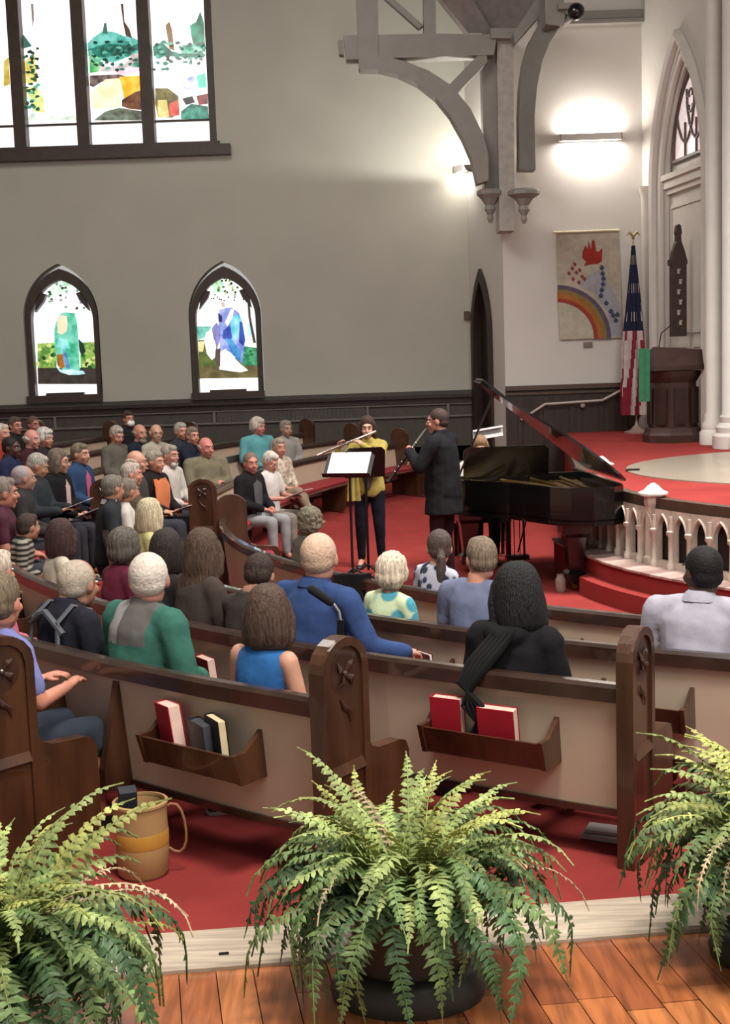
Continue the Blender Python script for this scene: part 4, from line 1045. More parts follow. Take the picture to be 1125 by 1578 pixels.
def fern(label, x, y, z, potc, seed, scale=1.0, oval=1.25, rzp=.1, extra=0):
    r_ = random.Random(seed)
    t = thing('potted_fern', label, 'fern', (x, y, z), 0)
    PM = mat('planter_'+potc, potc, rough=.45, var=.15, scale=7)
    m_ = MB(); m_.lathe([(.20, 0), (.205, .03), (.185, .08), (.165, .10), (.15, .102)], n=28, sx=oval, sy=.95); obj('saucer', m_, PM, t, True)
    m_ = MB(); m_.lathe([(.15, .10), (.155, .2), (.165, .32), (.172, .325), (.160, .32), (.145, .28)], n=28, sx=oval*.93, sy=.9, cap=True); obj('pot', m_, PM, t, True)
    m_ = MB(); m_.lathe([(.15, .275), (.10, .29), (.01, .295)], n=20, sx=oval*.9, sy=.9); obj('soil', m_, mat('soil', '2a1d14', rough=1), t)
    nF = 210+extra
    for i in range(nF):
        tier = r_.random(); k = 0 if tier < .26 else 1 if tier < .55 else 2 if tier < .80 else 3
        v = variants[k+4*r_.randrange(4)]
        dry = r_.random() < .06
        if dry: v = dryv[r_.randrange(5)]
        me = v.copy(); me.materials.clear()
        mi = (3 if r_.random() < .5 else 0) if k == 0 else (0 if r_.random() < .45 else 1) if k == 1 else (1 if r_.random() < .6 else 2) if k == 2 else (1 if r_.random() < .3 else 2)
        main = FG[mi] if not dry else (FG[4] if r_.random() < .5 else FG[3])
        key = (v.name, main.name)
        if key in fc: me2 = fc[key]; bpy.data.meshes.remove(me); me = me2
        else:
            me.materials.append(main); me.materials.append(mat('fern_stem', '7d7a40', rough=.6)); fc[key] = me
        o = bpy.data.objects.new('frond', me); COL.objects.link(o); o.parent = t
        az = 2*PI*(i*.618034)+r_.uniform(-.3, .3); rr_ = r_.uniform(.0, .10)
        o.location = (rr_*math.cos(az)*oval, rr_*math.sin(az), .29+r_.uniform(-.02, .03))
        s_ = r_.uniform(.85, 1.12)*scale; o.scale = (s_, s_, s_*r_.uniform(.9, 1.1)); o.rotation_euler = (r_.uniform(-.35, .35), r_.uniform(-.22, .18), az)
        o.pass_index = 0
    return t
fc = {}
fern('full green fern in a dark oval planter in the middle foreground', .09, 4.02, WZ, '2b2a24', 5, 1.2)
fern('large fern cropped by the left picture edge, in a pale pot', -1.13, 3.60, WZ, 'd8d0c8', 9, 1.34)
fern('fern at the right picture edge beside the carved pew end', 1.38, 4.20, WZ, '272b24', 14, 1.25)

# ============================================================ bucket bag, shoes, mic etc.
p_ = Pz(222, 1345, rake(-1, 5.3)+.0)
BAG = mat('tan_canvas', 'a58254', rough=.8, var=.08, scale=3)
t = thing('tote_bag', 'tan cylindrical bucket bag with a loop handle on the red carpet', 'bag', (p_.x, p_.y, p_.z))
m_ = MB(); m_.lathe([(.092, 0), (.104, .015), (.108, .12), (.106, .24), (.108, .30), (.103, .303), (.10, .28), (.10, .05)], n=28); obj('body', m_, BAG, t, True)
m_ = MB(); m_.lathe([(.1085, .13), (.1095, .135), (.1095, .185), (.108, .19)], n=28, cap=False); obj('band', m_, mat('ochre_band', 'b5812e', rough=.8), t, True)
m_ = MB(); m_.tube([(.11+.004*math.cos(a), 0, .312+.004*math.sin(a)) for a in (0,)]+[(.11, 0, .31)], .004, 5)
m_ = MB(); m_.tube([(.105, 0, .28), (.125, 0, .29), (.148, 0, .285), (.165, 0, .26), (.176, 0, .22), (.181, 0, .17), (.179, 0, .13), (.168, 0, .10), (.150, 0, .085), (.128, 0, .09), (.108, 0, .105)], .0055, 6); obj('handle', m_, mat('handle_leather', '8d6440', rough=.7), t, True)
m_ = MB(); m_.lathe([(.113, .296), (.113, .306), (.10, .308), (.10, .296)], n=28, cap=False); obj('rim', m_, BAG, t, True)
m_ = MB(); m_.box((-.05, .0, .30), (.07, .06, .12), .3, rx=.2); tag(obj('dark_pouch', m_, mat('navy_pouch', '1c222c', rough=.7)), 'dark pouch sticking out of the tan bucket bag', 'pouch')
bpy.data.objects['dark_pouch'].location = t.location
def shoe_mb(L=.27, w_=.095):
    m_ = MB(); rings = []
    for t_, ww, hh in ((0, .55, .06), (.08, .78, .075), (.3, .72, .085), (.5, .85, .06), (.75, 1.0, .045), (.93, .75, .032), (1, .3, .02)):
        rings.append([Vector((w_/2*ww*math.cos(a), -L*.28+L*t_, .008+max(0, hh*math.sin(a)) if math.sin(a) > 0 else .008)) for a in [2*PI*k/12 for k in range(12)]])
    m_.loft(rings); return m_
def sole_mb(L=.27, w_=.1):
    m_ = MB(); m_.prism([(w_/2*a, -L*.29+L*1.02*b) for a, b in ((-.55, 0), (.55, 0), (.8, .1), (.75, .4), (1, .72), (.75, .94), (.2, 1.01), (-.3, 1.01), (-.8, .92), (-1, .7), (-.75, .4), (-.8, .1))], lambda u, v, d: Vector((u, v, d)), 0, .022); return m_
def loose_shoe(px, py, z, rz, label, c, cs):
    p_ = Pz(px, py, z); p_.z = rake(p_.x, p_.y); t = thing('shoe', label, 'shoe', p_, rz)
    obj('upper', shoe_mb(), mat('shoe_'+c, c, rough=.5), t, True); obj('sole', sole_mb(), mat('sole_'+cs, cs, rough=.7), t)
loose_shoe(345, 1252, .22, -1.2, 'black shoe with white sole under the nearest left pew', '141314', 'b8b0ac')
loose_shoe(693, 1205, .2, -1.0, 'dark shoe under the rack pew right of the middle fern', '1c1a1c', '2a2626')
m_ = MB(); p_ = Pz(935, 1282, .2); m_.box((0, 0, .012), (.2, .12, .02), -.5, rx=.0); m_.box((.0, .02, .03), (.17, .1, .012), -.42)
o = obj('folded_leaflet', m_, mat('leaflet', '9c8f8c')); o.location = (p_.x, p_.y, rake(p_.x, p_.y)+.01); tag(o, 'pale folded leaflet on the carpet left of the right pew end', 'leaflet')
# gooseneck microphone behind the carved end
pc = Py(524, 968, 5.75); t = thing('gooseneck_microphone', 'black foam microphone on a silver gooseneck behind the carved pew end', 'microphone', (pc.x, pc.y, rake(pc.x, pc.y)))
L = lambda px, py: Py(px, py, pc.y)-Vector((pc.x, pc.y, rake(pc.x, pc.y)))
m_ = MB(); m_.tube([(0, 0, 0), L(524, 975)], .009, 8); m_.lathe([(.12, 0), (.12, .012), (.03, .03)], n=20); obj('stand_pole', m_, BLACKM, t)
m_ = MB(); m_.tube([L(524, 980), L(525, 955)], .016, 10); obj('holder', m_, BLACKM, t)
m_ = MB(); m_.tube([L(525, 956), L(522, 942), L(515, 932), L(507, 926)], .007, 8); obj('gooseneck', m_, SILVER, t, True)
m_ = MB(); m_.tube([L(509, 928), L(480, 908)], [.019, .021], 12, round_ends=True); obj('foam_head', m_, mat('black_foam', '0c0c0d', rough=.95), t, True)
# black shawl / bag strap hanging over the rail
x, y, nx, ny, z = curve_at(8.77, 235.95); t = thing('black_shawl', 'twisted black shawl hanging over the pew rail between two red hymnals', 'shawl', (x, y, z))
BLK = cloth('151314')
for k in range(5):
    o_ = (k-2)*.022; tt = Vector((ny, -nx, 0)); bk = Vector((-nx, -ny, 0)); m_ = MB()
    m_.tube([tt*(.06+o_)-bk*.12+Vector((0, 0, .93)), tt*(.03+o_)-bk*.04+Vector((0, 0, .86)), tt*(.0+o_)+bk*.03+Vector((0, 0, .80)), tt*(-.04+o_*.8)+bk*.075+Vector((0, 0, .72)), tt*(.0-o_*1.2)+bk*.085+Vector((0, 0, .62)), tt*(.03+o_)+bk*.07+Vector((0, 0, .50)), tt*(.03+o_)+bk*.06+Vector((0, 0, .43))], [.012, .02, .022, .02, .014, .02, .014], 8, flat=.7)
    obj('fold', m_, BLK, t, True)

# ============================================================ people
DG = None
def remesh(mb, vox, smooth_it=2, name='mesh', jitter=0, jscale=20, streak=None):
    me = mb.mesh('tmp')
    b = bmesh.new(); b.from_mesh(me); bmesh.ops.recalc_face_normals(b, faces=b.faces); b.to_mesh(me); b.free()
    o = bpy.data.objects.new('tmp', me); COL.objects.link(o)
    md = o.modifiers.new('r', 'REMESH'); md.mode = 'VOXEL'; md.voxel_size = vox; md.adaptivity = 0
    if smooth_it:
        s = o.modifiers.new('s', 'SMOOTH'); s.iterations = smooth_it; s.factor = .5
    dg = bpy.context.evaluated_depsgraph_get()
    out = bpy.data.meshes.new_from_object(o.evaluated_get(dg)); out.name = name
    bpy.data.objects.remove(o); bpy.data.meshes.remove(me)
    if jitter:
        n = len(out.vertices); co = [0.0]*(3*n); no = [0.0]*(3*n)
        out.vertices.foreach_get('co', co); out.vertex_normals.foreach_get('vector', no)
        for i in range(0, 3*n, 3):
            x, y, z = co[i:i+3]
            q = (math.atan2(x-streak[0], y-streak[1])*13, z*streak[3], 0) if streak else (x*jscale, y*jscale, z*jscale)
            k = jitter*mnoise.noise(q)
            co[i] = x+no[i]*k; co[i+1] = y+no[i+1]*k; co[i+2] = z+no[i+2]*k
        out.vertices.foreach_set('co', co); out.update()
    out.shade_smooth()
    return out


def rot(v, lean, piv):
    d = Vector(v)-piv; c, s = math.cos(lean), math.sin(lean)
    return piv+Vector((d.x, d.y*c+d.z*s, -d.y*s+d.z*c))

def make_person(spec):
    g = spec.get
    sit = g('sit', True); lean = g('lean', .05); S = 1.0
    female = g('f', 0); bulk = g('bulk', 1.0)
    zb = .50 if sit else .95
    piv = Vector((0, 0, zb))
    T = lambda x, y, z: rot((x, y, z+zb), lean, piv)
    sw = (.165 if female else .185)*bulk
    J = dict(neck=T(0, -.01, .60), head=T(0, .025, .70), sL=T(-sw, -.01, .50), sR=T(sw, -.01, .50))
    if g('hunch'): J['head'] = T(0, .07, .68)
    pose = g('arms', 'lap')
    def arm(side):
        s = J['sR' if side > 0 else 'sL']; sd = side
        if pose == 'lap': return [s, T(sd*(sw+.06), .03, .24), Vector((sd*.10, .27, zb+.16)), Vector((sd*.03, .34, zb+.14))]
        if pose == 'read': return [s, T(sd*(sw+.06), .06, .25), Vector((sd*.12, .32, zb+.25)), Vector((sd*.08, .40, zb+.27))]
        if pose == 'rest' and sd > 0: return [s, T(sw+.10, .05, .27), Vector((sw+.22, .22, zb+.22)), Vector((sw+.20, .30, zb+.20))]
        if pose == 'rest': return [s, T(sd*(sw+.06), .03, .24), Vector((sd*.10, .27, zb+.16)), Vector((sd*.03, .34, zb+.14))]
        if pose == 'chin' and sd > 0: return [s, T(sw+.04, .16, .30), T(.07, .22, .50), T(.03, .17, .58)]
        if pose == 'chin': return [s, T(sd*(sw+.06), .03, .24), Vector((sd*.10, .27, zb+.16)), Vector((sd*.03, .34, zb+.14))]
        if pose == 'cross': return [s, T(sd*(sw+.05), .08, .25), T(-sd*.02, .24, .24), T(-sd*.10, .22, .27)]
        if pose == 'flute':
            if sd > 0: return [s, T(sw+.14, .05, .27), T(.33, .17, .47), T(.30, .20, .55)]
            return [s, T(-.16, .20, .34), T(.03, .28, .52), T(.11, .22, .575)]
        if pose == 'clarinet':
            if sd > 0: return [s, T(sw+.07, .08, .26), T(.09, .30, .33), T(.02, .36, .30)]
            return [s, T(-sw-.10, .10, .27), T(-.10, .30, .42), T(-.02, .33, .45)]
        if pose == 'piano': return [s, T(sd*(sw+.06), .05, .26), T(sd*.18, .32, .26), T(sd*.16, .42, .25)]
        return [s, T(sd*(sw+.06), -.02, .22), T(sd*(sw+.06), .04, -.02), T(sd*(sw+.05), .06, -.10)]
    A = {1: arm(1), -1: arm(-1)}
    if sit:
        kw = .13 if not female else .09
        legs = {s: [Vector((s*.09, .04, zb)), Vector((s*kw, .44, zb+.01)), Vector((s*kw, .45, .09)), Vector((s*kw, .56, .035))] for s in (1, -1)}
        if g('crossleg'): legs[1] = [Vector((.09, .04, zb)), Vector((.02, .46, zb+.10)), Vector((-.10, .62, .24)), Vector((-.12, .72, .20))]
    else:
        legs = {s: [Vector((s*.09, 0, zb-.03)), Vector((s*.10+.01*s, .03, .50)), Vector((s*.12, -.01, .08)), Vector((s*.13, .11, .035))] for s in (1, -1)}
    # ---- root transform
    hd = J['head']; hz = Vector(spec['head']); zf = spec.get('zf'); 
    S = (hz.z-zf)/hd.z
    yaw = spec['yaw']-PI/2
    Rz = Matrix.Rotation(yaw, 3, 'Z'); off = Rz@(hd*S)
    root = Vector((hz.x-off.x, hz.y-off.y, zf))
    t = thing('person', spec['label'], 'person', root, yaw); t.scale = (1, 1, 1)
    HS = g('hs', 1.06)/1.0   # absolute head size
    hy = spec.get('hyaw', spec['yaw'])-spec['yaw']; hy = (hy+PI) % (2*PI)-PI
    RH = Matrix.Rotation(hy, 3, 'Z')@Matrix.Rotation(-g('hp', .06), 3, 'X')@Matrix.Rotation(g('ht', 0), 3, 'Y')
    H = lambda x, y, z: hd*S+RH@(Vector((x, y, z))*HS)
    sc = lambda v: v*S
    vox = g('vox', .014); fine = g('fine', False)
    hand_r = .026
    # ---- skin body: one surface
    m = MB()
    def oval(c, rx, ry, tilt=0): return [c+Vector((rx*math.cos(a), ry*math.sin(a)*math.cos(lean), -ry*math.sin(a)*math.sin(lean)*.6)) for a in [2*PI*k/16 for k in range(16)]]
    def torso(mm, inf, zlo=-.08, top=.56, fem=female):
        b = bulk; R = []
        prof = [(-.10, .145, .105), (-.02, .17, .125), (.06, .165, .125), (.16, .148 if fem else .155, .115), (.28, .15, .112), (.38, .158, .115), (.46, .165*(.95 if fem else 1.02), .105), (.51, .145, .09), (.55, .09, .07), (.575, .058, .058)]
        if bulk > 1.08: prof = [(z, rx, ry*(1.18 if z < .3 else 1.06)) for z, rx, ry in prof]
        for z, rx, ry in prof:
            if z < zlo-.001 or z > top+.03: continue
            R.append([p*S for p in oval(T(0, -.005, z), (rx+inf/S*1.0)*(b if z < .5 else 1), (ry+inf/S)*(b**.5), 0)])
        mm.loft(R)
    def limb(mm, pts, rr, n=10): mm.tube([sc(p) for p in pts], [r*S for r in rr], n, round_ends=True)
    torso(m, -.006)
    neckr = .052 if female else .060
    m.tube([sc(T(0, -.015, .50)), sc(T(0, -.005, .60)), H(0, -.02, -.07), H(0, -.02, 0)], [neckr*S*1.15, neckr*S, neckr*HS*.95, neckr*HS*.9], 12)
    for s in (1, -1):
        a = A[s]; limb(m, a[:2], [.052*bulk, .042]); limb(m, a[1:3], [.041, .028])
        d = (a[3]-a[2]).normalized()
        pc = a[2]+d*.045; m.tube([sc(a[2]), sc(pc-d*.01), sc(pc+d*.035)], [.026*S, .036*S, .033*S], 10, flat=.55, ref=(1, 0, 0), round_ends=True)
        l = legs[s]; limb(m, l[:2], [.085, .058]); limb(m, l[1:3], [.056, .036]); limb(m, l[2:4], [.038, .030])
    # head
    E_ = lambda c, r, nu=14, nv=10: m.ell(H(*c), tuple(q*HS for q in r), nu, nv, R=RH)
    E_((0, -.014, .022), (.073, .092, .090), 32, 26); E_((0, .022, -.035), (.056, .066, .072), 16, 12); E_((0, .060, -.092), (.026, .022, .020)); E_((0, .0, -.055), (.058, .06, .05))
    m.tube([H(0, .080, .022), H(0, .098, -.010), H(0, .106, -.026)], [.008*HS, 0.010*HS, .0125*HS], 8, round_ends=True)
    E_((0, .076, .030), (.046, .016, .010)); E_((0, .082, -.060), (.024, .012, .012))
    for s in (1, -1):
        E_((s*.074, -.008, -.008), (.010, .019, .031)); E_((s*.034, .066, -.028), (.024, .02, .022))
    me = remesh(m, vox*.8 if g('near') else vox, 1, 'body')
    # fingers, eyes, lips joined to the same object
    x = MB()
    for s in (1, -1):
        a = A[s]; d = (a[3]-a[2]).normalized(); pc = sc(a[2]+d*.075)
        lat = d.cross(Vector((0, 0, 1)) if abs(d.z) < .9 else Vector((0, 1, 0))).normalized(); nrm = lat.cross(d).normalized()
        if nrm.z > 0: nrm = -nrm
        for k, (o_, ln) in enumerate(((-.027, .062), (-.009, .074), (.009, .068), (.026, .054))):
            p0 = pc+lat*o_*S; x.tube([p0-d*.012*S, p0+d*ln*.45*S+nrm*.006*S, p0+d*ln*.8*S+nrm*.022*S, p0+d*ln*.9*S+nrm*.038*S], [.0095*S, .009*S, .008*S, .0065*S], 6)
        th = lat*(-s)*.034*S; p0 = pc-d*.05*S+th*.8; x.tube([p0, p0+th*.55+d*.028*S+nrm*.01*S, p0+th*.4+d*.055*S+nrm*.02*S], [.012*S, .0105*S, .008*S], 6)
    for s in (1, -1):
        x.ell(H(s*.031, .076, .004), (.0115*HS, .0095*HS, .0060*HS), 10, 6, 1, RH); x.ell(H(s*.031, .0828, .004), (.0055*HS, .005*HS, .0055*HS), 8, 5, 2, RH)
        x.tube([H(s*.014, .088, .028), H(s*.032, .089, .033), H(s*.052, .076, .028)], [.003*HS, .0045*HS, .003*HS], 5, 3)
    if not g('mask'): x.ell(H(0, .091, -.060), (.018*HS, .006*HS, .005*HS), 10, 6, 4, RH)
    b = bmesh.new(); b.from_mesh(me); b.faces.ensure_lookup_table()
    me2 = x.mesh('x'); b.from_mesh(me2); b.to_mesh(me); b.free(); bpy.data.meshes.remove(me2)
    me.shade_smooth()
    skin = g('skin', 'b08474')
    hc = g('hair', ('short', '8a8078'))
    put('body', me, [skinm(skin), mat('eye_white', 'd8d0c8', rough=.3), mat('iris', '2a1d18', rough=.2), hairm(hc[1]), mat('lip', '8d4f48', rough=.5)], t, fixn=False)
    # ---- hair
    st, hcol = hc
    if st != 'none':
        h = MB(); e = lambda c, r: h.ell(H(*c), tuple(q*HS for q in r), 36, 30, R=RH)
        tb = lambda pts, rr, flat=1: h.tube([H(*p) for p in pts], [r*HS for r in rr], 20, flat=flat, ref=tuple(RH@Vector((1, 0, 0))), round_ends=True)
        if st == 'fringe':
            e((0, -.040, -.004), (.078, .068, .048)); tb([(-.072, .01, .0), (-.074, -.03, .02), (-.05, -.085, .012), (0, -.105, .0), (.05, -.085, .012), (.074, -.03, .02), (.072, .01, .0)], [.012, .018, .022, .024, .022, .018, .012])
        elif st == 'thin':
            e((0, -.024, .024), (.078, .090, .088)); e((0, -.046, -.012), (.070, .06, .055))
        elif st == 'short':
            e((0, -.020, .032), (.079, .091, .089)); e((0, -.046, -.010), (.072, .060, .060)); e((0, .028, .080), (.055, .05, .034))
        elif st == 'crop':
            e((0, -.020, .032), (.078, .092, .088)); e((0, -.045, -.015), (.070, .06, .055))
        elif st == 'fluffy':
            e((0, -.024, .038), (.092, .102, .100)); e((0, -.052, -.012), (.088, .070, .075)); e((0, .04, .082), (.058, .05, .034))
            for s in (1, -1): e((s*.072, -.005, .005), (.022, .045, .05))
        elif st in ('bob', 'long', 'shag'):
            lw_ = .0 if st != 'long' else -.01
            h.loft([[H(rx*math.cos(q), cy+ry*math.sin(q), z) for q in [2*PI*k/32 for k in range(32)]] for z, rx, ry, cy in
                    ((.137, .014, .016, -.02), (.131, .040, .048, -.018), (.112, .064, .074, -.018), (.085, .079, .088, -.020), (.05, .087, .095, -.024), (.01, .091, .093, -.030), (-.03, .092, .087, -.036), (-.065, .091, .076, -.044), (-.10+lw_, .086, .060, -.050), (-.125+lw_, .066, .040, -.052))])
            low = {'bob': -.12, 'shag': -.15, 'long': -.13}[st]
            for s in (1, -1): tb([(s*.074, .018, .055), (s*.084, .010, -.01), (s*.080, -.005, low*.75), (s*.068, -.02, low)], [.018, .027, .030, .020])
            if st == 'long':
                L = g('hlen', .46); b0 = hd*S
                pts = [(0, -.055, -.03), (0, -.085, -.16), (0, -.095, -.28), (0, -.09, -L)]
                R_ = Matrix.Rotation(hy*.5, 3, 'Z')
                rings = []
                for q, ww, dd_ in zip(pts, (.085, .10, .105, .07), (.05, .042, .035, .02)):
                    c = b0+R_@(Vector(q)*HS); rings.append([c+R_@Vector((ww*math.cos(a), dd_*math.sin(a), 0)) for a in [2*PI*k/16 for k in range(16)]])
                h.loft(rings)
                for s in (1, -1): h.tube([b0+R_@Vector((s*.075, -.02, -.08)), b0+R_@Vector((s*.09, -.03, -.2)), b0+R_@Vector((s*.075, -.02, -L*.8))], [.03, .028, .012], 8, round_ends=True)
        elif st == 'pony':
            e((0, -.020, .034), (.080, .093, .093)); e((0, -.045, -.012), (.072, .060, .060)); e((0, .02, .08), (.055, .05, .03))
            tb([(0, -.10, -.01), (0, -.125, -.05), (0, -.12, -.13), (0, -.10, -.22), (.005, -.09, -.30)], [.022, .030, .033, .030, .014])
        c0 = hd*S
        jit = {'fringe': .002, 'thin': .0008, 'crop': .0015, 'bob': .003, 'long': .003, 'shag': .003, 'pony': .003}.get(st, .004 if st != 'fluffy' else .014)
        if g('curly'): mh = remesh(h, .008 if g('near') else .011, 1, 'hair', .012, 45)
        else: mh = remesh(h, .008 if g('near') else .011, 5 if st in ('bob', 'long', 'pony') else 2, 'hair', jit, 20, (c0.x, c0.y, 0, 2))
        put('hair', mh, hairm(hcol) if st not in ('thin', 'crop') else mat('hair_fine_'+hcol, hcol, rough=.7, var=.14, scale=60, bump=.3, bscale=90, spec=.3), t, fixn=False)
    if g('beard'):
        h = MB(); h.ell(H(0, .055, -.088), (.050*HS, .040*HS, .036*HS), 14, 10, R=RH); h.ell(H(0, .088, -.046), (.028*HS, .010*HS, .008*HS), 10, 6, R=RH)
        put('beard', remesh(h, .010, 1, 'beard', .004, 60), hairm(g('beard')), t, fixn=False)
    if g('mask'):
        h = MB(); h.ell(H(0, .070, -.050), (.056*HS, .050*HS, .045*HS), 14, 10, R=RH); obj('face_mask', h, mat('mask_white', 'e8e6e4', rough=.8), t, 'all')
    if g('glasses'):
        h = MB()
        for s in (1, -1):
            h.tube([H(s*.032+.019*math.cos(a), .094, .004+.015*math.sin(a)) for a in [2*PI*k/10 for k in range(11)]], .0016, 4); h.tube([H(s*.052, .092, .006), H(s*.078, .0, .008)], .0016, 4)
        h.tube([H(-.012, .096, .006), H(.012, .096, .006)], .0016, 4); obj('glasses', h, BLACKM, t)
    # ---- clothes
    top = g('top', ('jumper', '555555', 'long')); tn, tc, sl = top[:3]; tm = tc if not isinstance(tc, str) else cloth(tc)
    c = MB(); infl = {'jacket': .026, 'coat': .034, 'hoodie': .032, 'shirt': .014, 'blouse': .012, 'jumper': .020, 'tee': .014, 'sleeveless_top': .010}.get(tn, .016)
    if g('fit'): infl = g('fit')
    torso(c, infl, -.02 if sit else (-.10 if not g('hem') else -.10), .55)
    for s in (1, -1):
        a = A[s]; ie = infl*.75
        if sl != 'none':
            # shoulder cap rounding
            c.tube([sc(T(s*.06, -.01, .535)), sc(a[0]+Vector((0, 0, -.005)))], [.055*S+ie*.4, .060*S*bulk+ie*.6], 10, round_ends=True)
            el = a[1] if sl != 'short' else a[0].lerp(a[1], .72)
            limb(c, [a[0], el], [.056*bulk+ie, .047+ie])
            if sl == 'long': limb(c, [a[1], a[2].lerp(a[1], .04)], [.046+ie, .034+ie])
        else: c.tube([sc(T(s*.05, -.01, .525)), sc(a[0].lerp(T(0, 0, .5), .25))], [.04*S, .042*S], 8, round_ends=True)
    if not sit and g('hem'):
        hh = g('hem'); R = []
        for z, rx, ry in ((.02, .17, .13), (-.10, .19, .145), (-hh, .205, .155)): R.append([p*S for p in oval(T(0, -.005, z), rx*bulk+infl, ry+infl)])
        c.loft(R)
    if sl != 'none' and tn not in ('tee', 'sleeveless_top', 'blouse'):
        c.tube([sc(T(0, -.012, .545)), sc(T(0, -.008, .60+(.02 if tn in ('coat', 'jacket') else 0)))], [.078*S, .066*S+infl*.3], 14)
    if tn == 'hoodie' or g('hood'):
        c.tube([sc(T(-.10, -.03, .56)), sc(T(-.07, -.11, .54)), sc(T(0, -.145, .52)), sc(T(.07, -.11, .54)), sc(T(.10, -.03, .56))], [.035, .05, .058, .05, .035], 10, round_ends=True)
    mt = remesh(c, .014 if g('near') else .018, 2, tn, .007 if g('near') else .004, 11)
    mats = [tm]
    if g('yoke'):      # second cloth colour above a height
        mats += [cloth(q) for q in g('yoke')[1:]]; zz = sc(T(0, 0, g('yoke')[0])).z
        for p in mt.polygons:
            if p.center.z > zz and abs(p.center.x) < .135 and p.center.y < .03: p.material_index = 1 if (p.center.x < g('ysplit', 9)) else 2
    put(tn, mt, mats, t, fixn=False)
    if g('front'):     # inner shirt / lapel strip down the chest
        fn_, fc_ = g('front')[:2]; wd = g('front')[2] if len(g('front')) > 2 else .05; h = MB()
        rings = []
        for z, ww in ((.52, wd*.8), (.44, wd*1.0), (.30, wd*.95), (.12, wd*.7), (.0, wd*.3)):
            yy = {.52: .075, .44: .115, .30: .125, .12: .135, .0: .14}[z]*(bulk**.5)+infl
            rings.append([sc(T(q*ww, yy-abs(q)*.02, z)) for q in (-1, -.5, 0, .5, 1)]+[sc(T(q*ww, yy+.008-abs(q)*.02, z)) for q in (1, .5, 0, -.5, -1)])
        h.loft(rings); obj(fn_, h, cloth(fc_), t, True)
    if g('collar'):
        h = MB(); n = 14
        rings = [[sc(T((.072+.0*k)*math.cos(a), .068*math.sin(a)-.012, .565))+Vector((0, 0, 0)) for a in [2*PI*k/n for k in range(n)]], [sc(T(.058*math.cos(a), .058*math.sin(a)-.01, .615)) for a in [2*PI*k/n for k in range(n)]], [sc(T(.075*math.cos(a), .075*math.sin(a)-.01, .600)) for a in [2*PI*k/n for k in range(n)]], [sc(T(.10*math.cos(a), .088*math.sin(a)-.012, .560)) for a in [2*PI*k/n for k in range(n)]]]
        h.loft(rings, False); obj('collar', h, cloth(g('collar')), t, True)
    if g('straps'):
        h = MB()
        for s in (1, -1): h.tube([sc(T(s*.10, .13, .34)), sc(T(s*.115, .07, .55)), sc(T(s*.12, -.05, .585)), sc(T(s*.13, -.15, .50)), sc(T(s*.16, -.17, .25))], .018, 6, flat=.5)
        h.tube([sc(T(-.14, -.155, .47)), sc(T(-.04, -.165, .53)), sc(T(.02, -.16, .55)), sc(T(.10, -.155, .50)), sc(T(.17, -.14, .44))], .016, 6); obj('straps', h, cloth('5a5c62'), t, True)
    # trousers and shoes
    bc = g('bottom', '33333a'); c = MB(); c.loft([[p*S for p in oval(T(0, -.005, z), rx*bulk, ry)] for z, rx, ry in ((-.11, .155, .12), (-.03, .182, .138), (.05, .176, .134))])
    for s in (1, -1):
        l = legs[s]; limb(c, l[:2], [.098, .072])
        if not g('shorts'): limb(c, [l[1], l[1].lerp(l[2], .93)], [.071, .056 if sit or not female else .046])
        else: limb(c, [l[1], l[1].lerp(l[2], .22)], [.071, .072])
    put('trousers', remesh(c, .018, 2, 'trousers', .004, 11), cloth(bc), t, fixn=False)
    for s in (1, -1):
        l = legs[s]; d = (l[3]-l[2]); d.z = 0; d.normalize()
        m1 = shoe_mb(.27*S, .10*S); a = math.atan2(d.y, d.x)-PI/2; q = Matrix.Rotation(a, 3, 'Z')
        fx = sc(l[2]); base_ = Vector((fx.x, fx.y, max(0, sc(l[3]).z-.035*S)))
        m1.v = [tuple(base_+q@Vector(v)) for v in m1.v]; obj('shoe', m1, mat('shoe_'+g('shoe', '1a1818'), g('shoe', '1a1818'), rough=.5), t, True)
    if g('sheet'):
        m1 = MB(); c0 = (A[1][3]+A[-1][3])/2*S+Vector((0, .06, .035)); m1.box((0, 0, 0), (.21, .28, .006), .1, rx=.35)
        so = obj('programme', m1, PAPER); Rr = Matrix.Rotation(yaw, 3, 'Z'); so.location = root+Rr@c0; so.rotation_euler = (0, 0, yaw); tag(so, g('sheet'), 'programme')
    spec['_root'] = root; spec['_R'] = Rz; spec['_H'] = lambda *a: root+Rz@H(*a); spec['_A'] = {k: [root+Rz@(v*S) for v in a] for k, a in A.items()}
    return t

FOC = Vector((.45, 13.5, 0))
def at_row(px, py, R):
    d = ray(px, py); 
    # intersect the ray's vertical plane with the circle of radius R about the focus (nearest to the camera, outer side)
    a = d.x*d.x+d.y*d.y; b = -2*(d.x*CX+d.y*CY); c = CX*CX+CY*CY-R*R
    t = (-b-math.sqrt(max(0, b*b-4*a*c)))/(2*a)
    return Vector((d.x*t, d.y*t, CH+d.z*t))
def at_h(px, py, h):
    z = h+.1
    for i in range(30): p = Pz(px, py, z); z = h+rake(p.x, p.y)
    return p
def seated(px, py, R=None, h=1.15, D=None, **k):
    p = Py(px, py, D) if D else at_row(px, py, R) if R else at_h(px, py, h)
    zf = rake(p.x, p.y); H = p.z-zf
    k['head'] = p; k['zf'] = zf
    if 'yaw' not in k:
        if R: k['yaw'] = math.atan2(CY-p.y, CX-p.x)
        else: k['yaw'] = math.atan2(CY+.8-p.y, CX-p.x)
        k['yaw'] += k.pop('dyaw', 0)
    if 'hyaw' not in k: k['hyaw'] = math.atan2(FOC.y-p.y, FOC.x-p.x)+k.pop('dh', 0)

    return make_person(k)
PK, TAN, PALE, DKS = 'b97f6c', 'a5765f', 'c49c88', '3c271e'
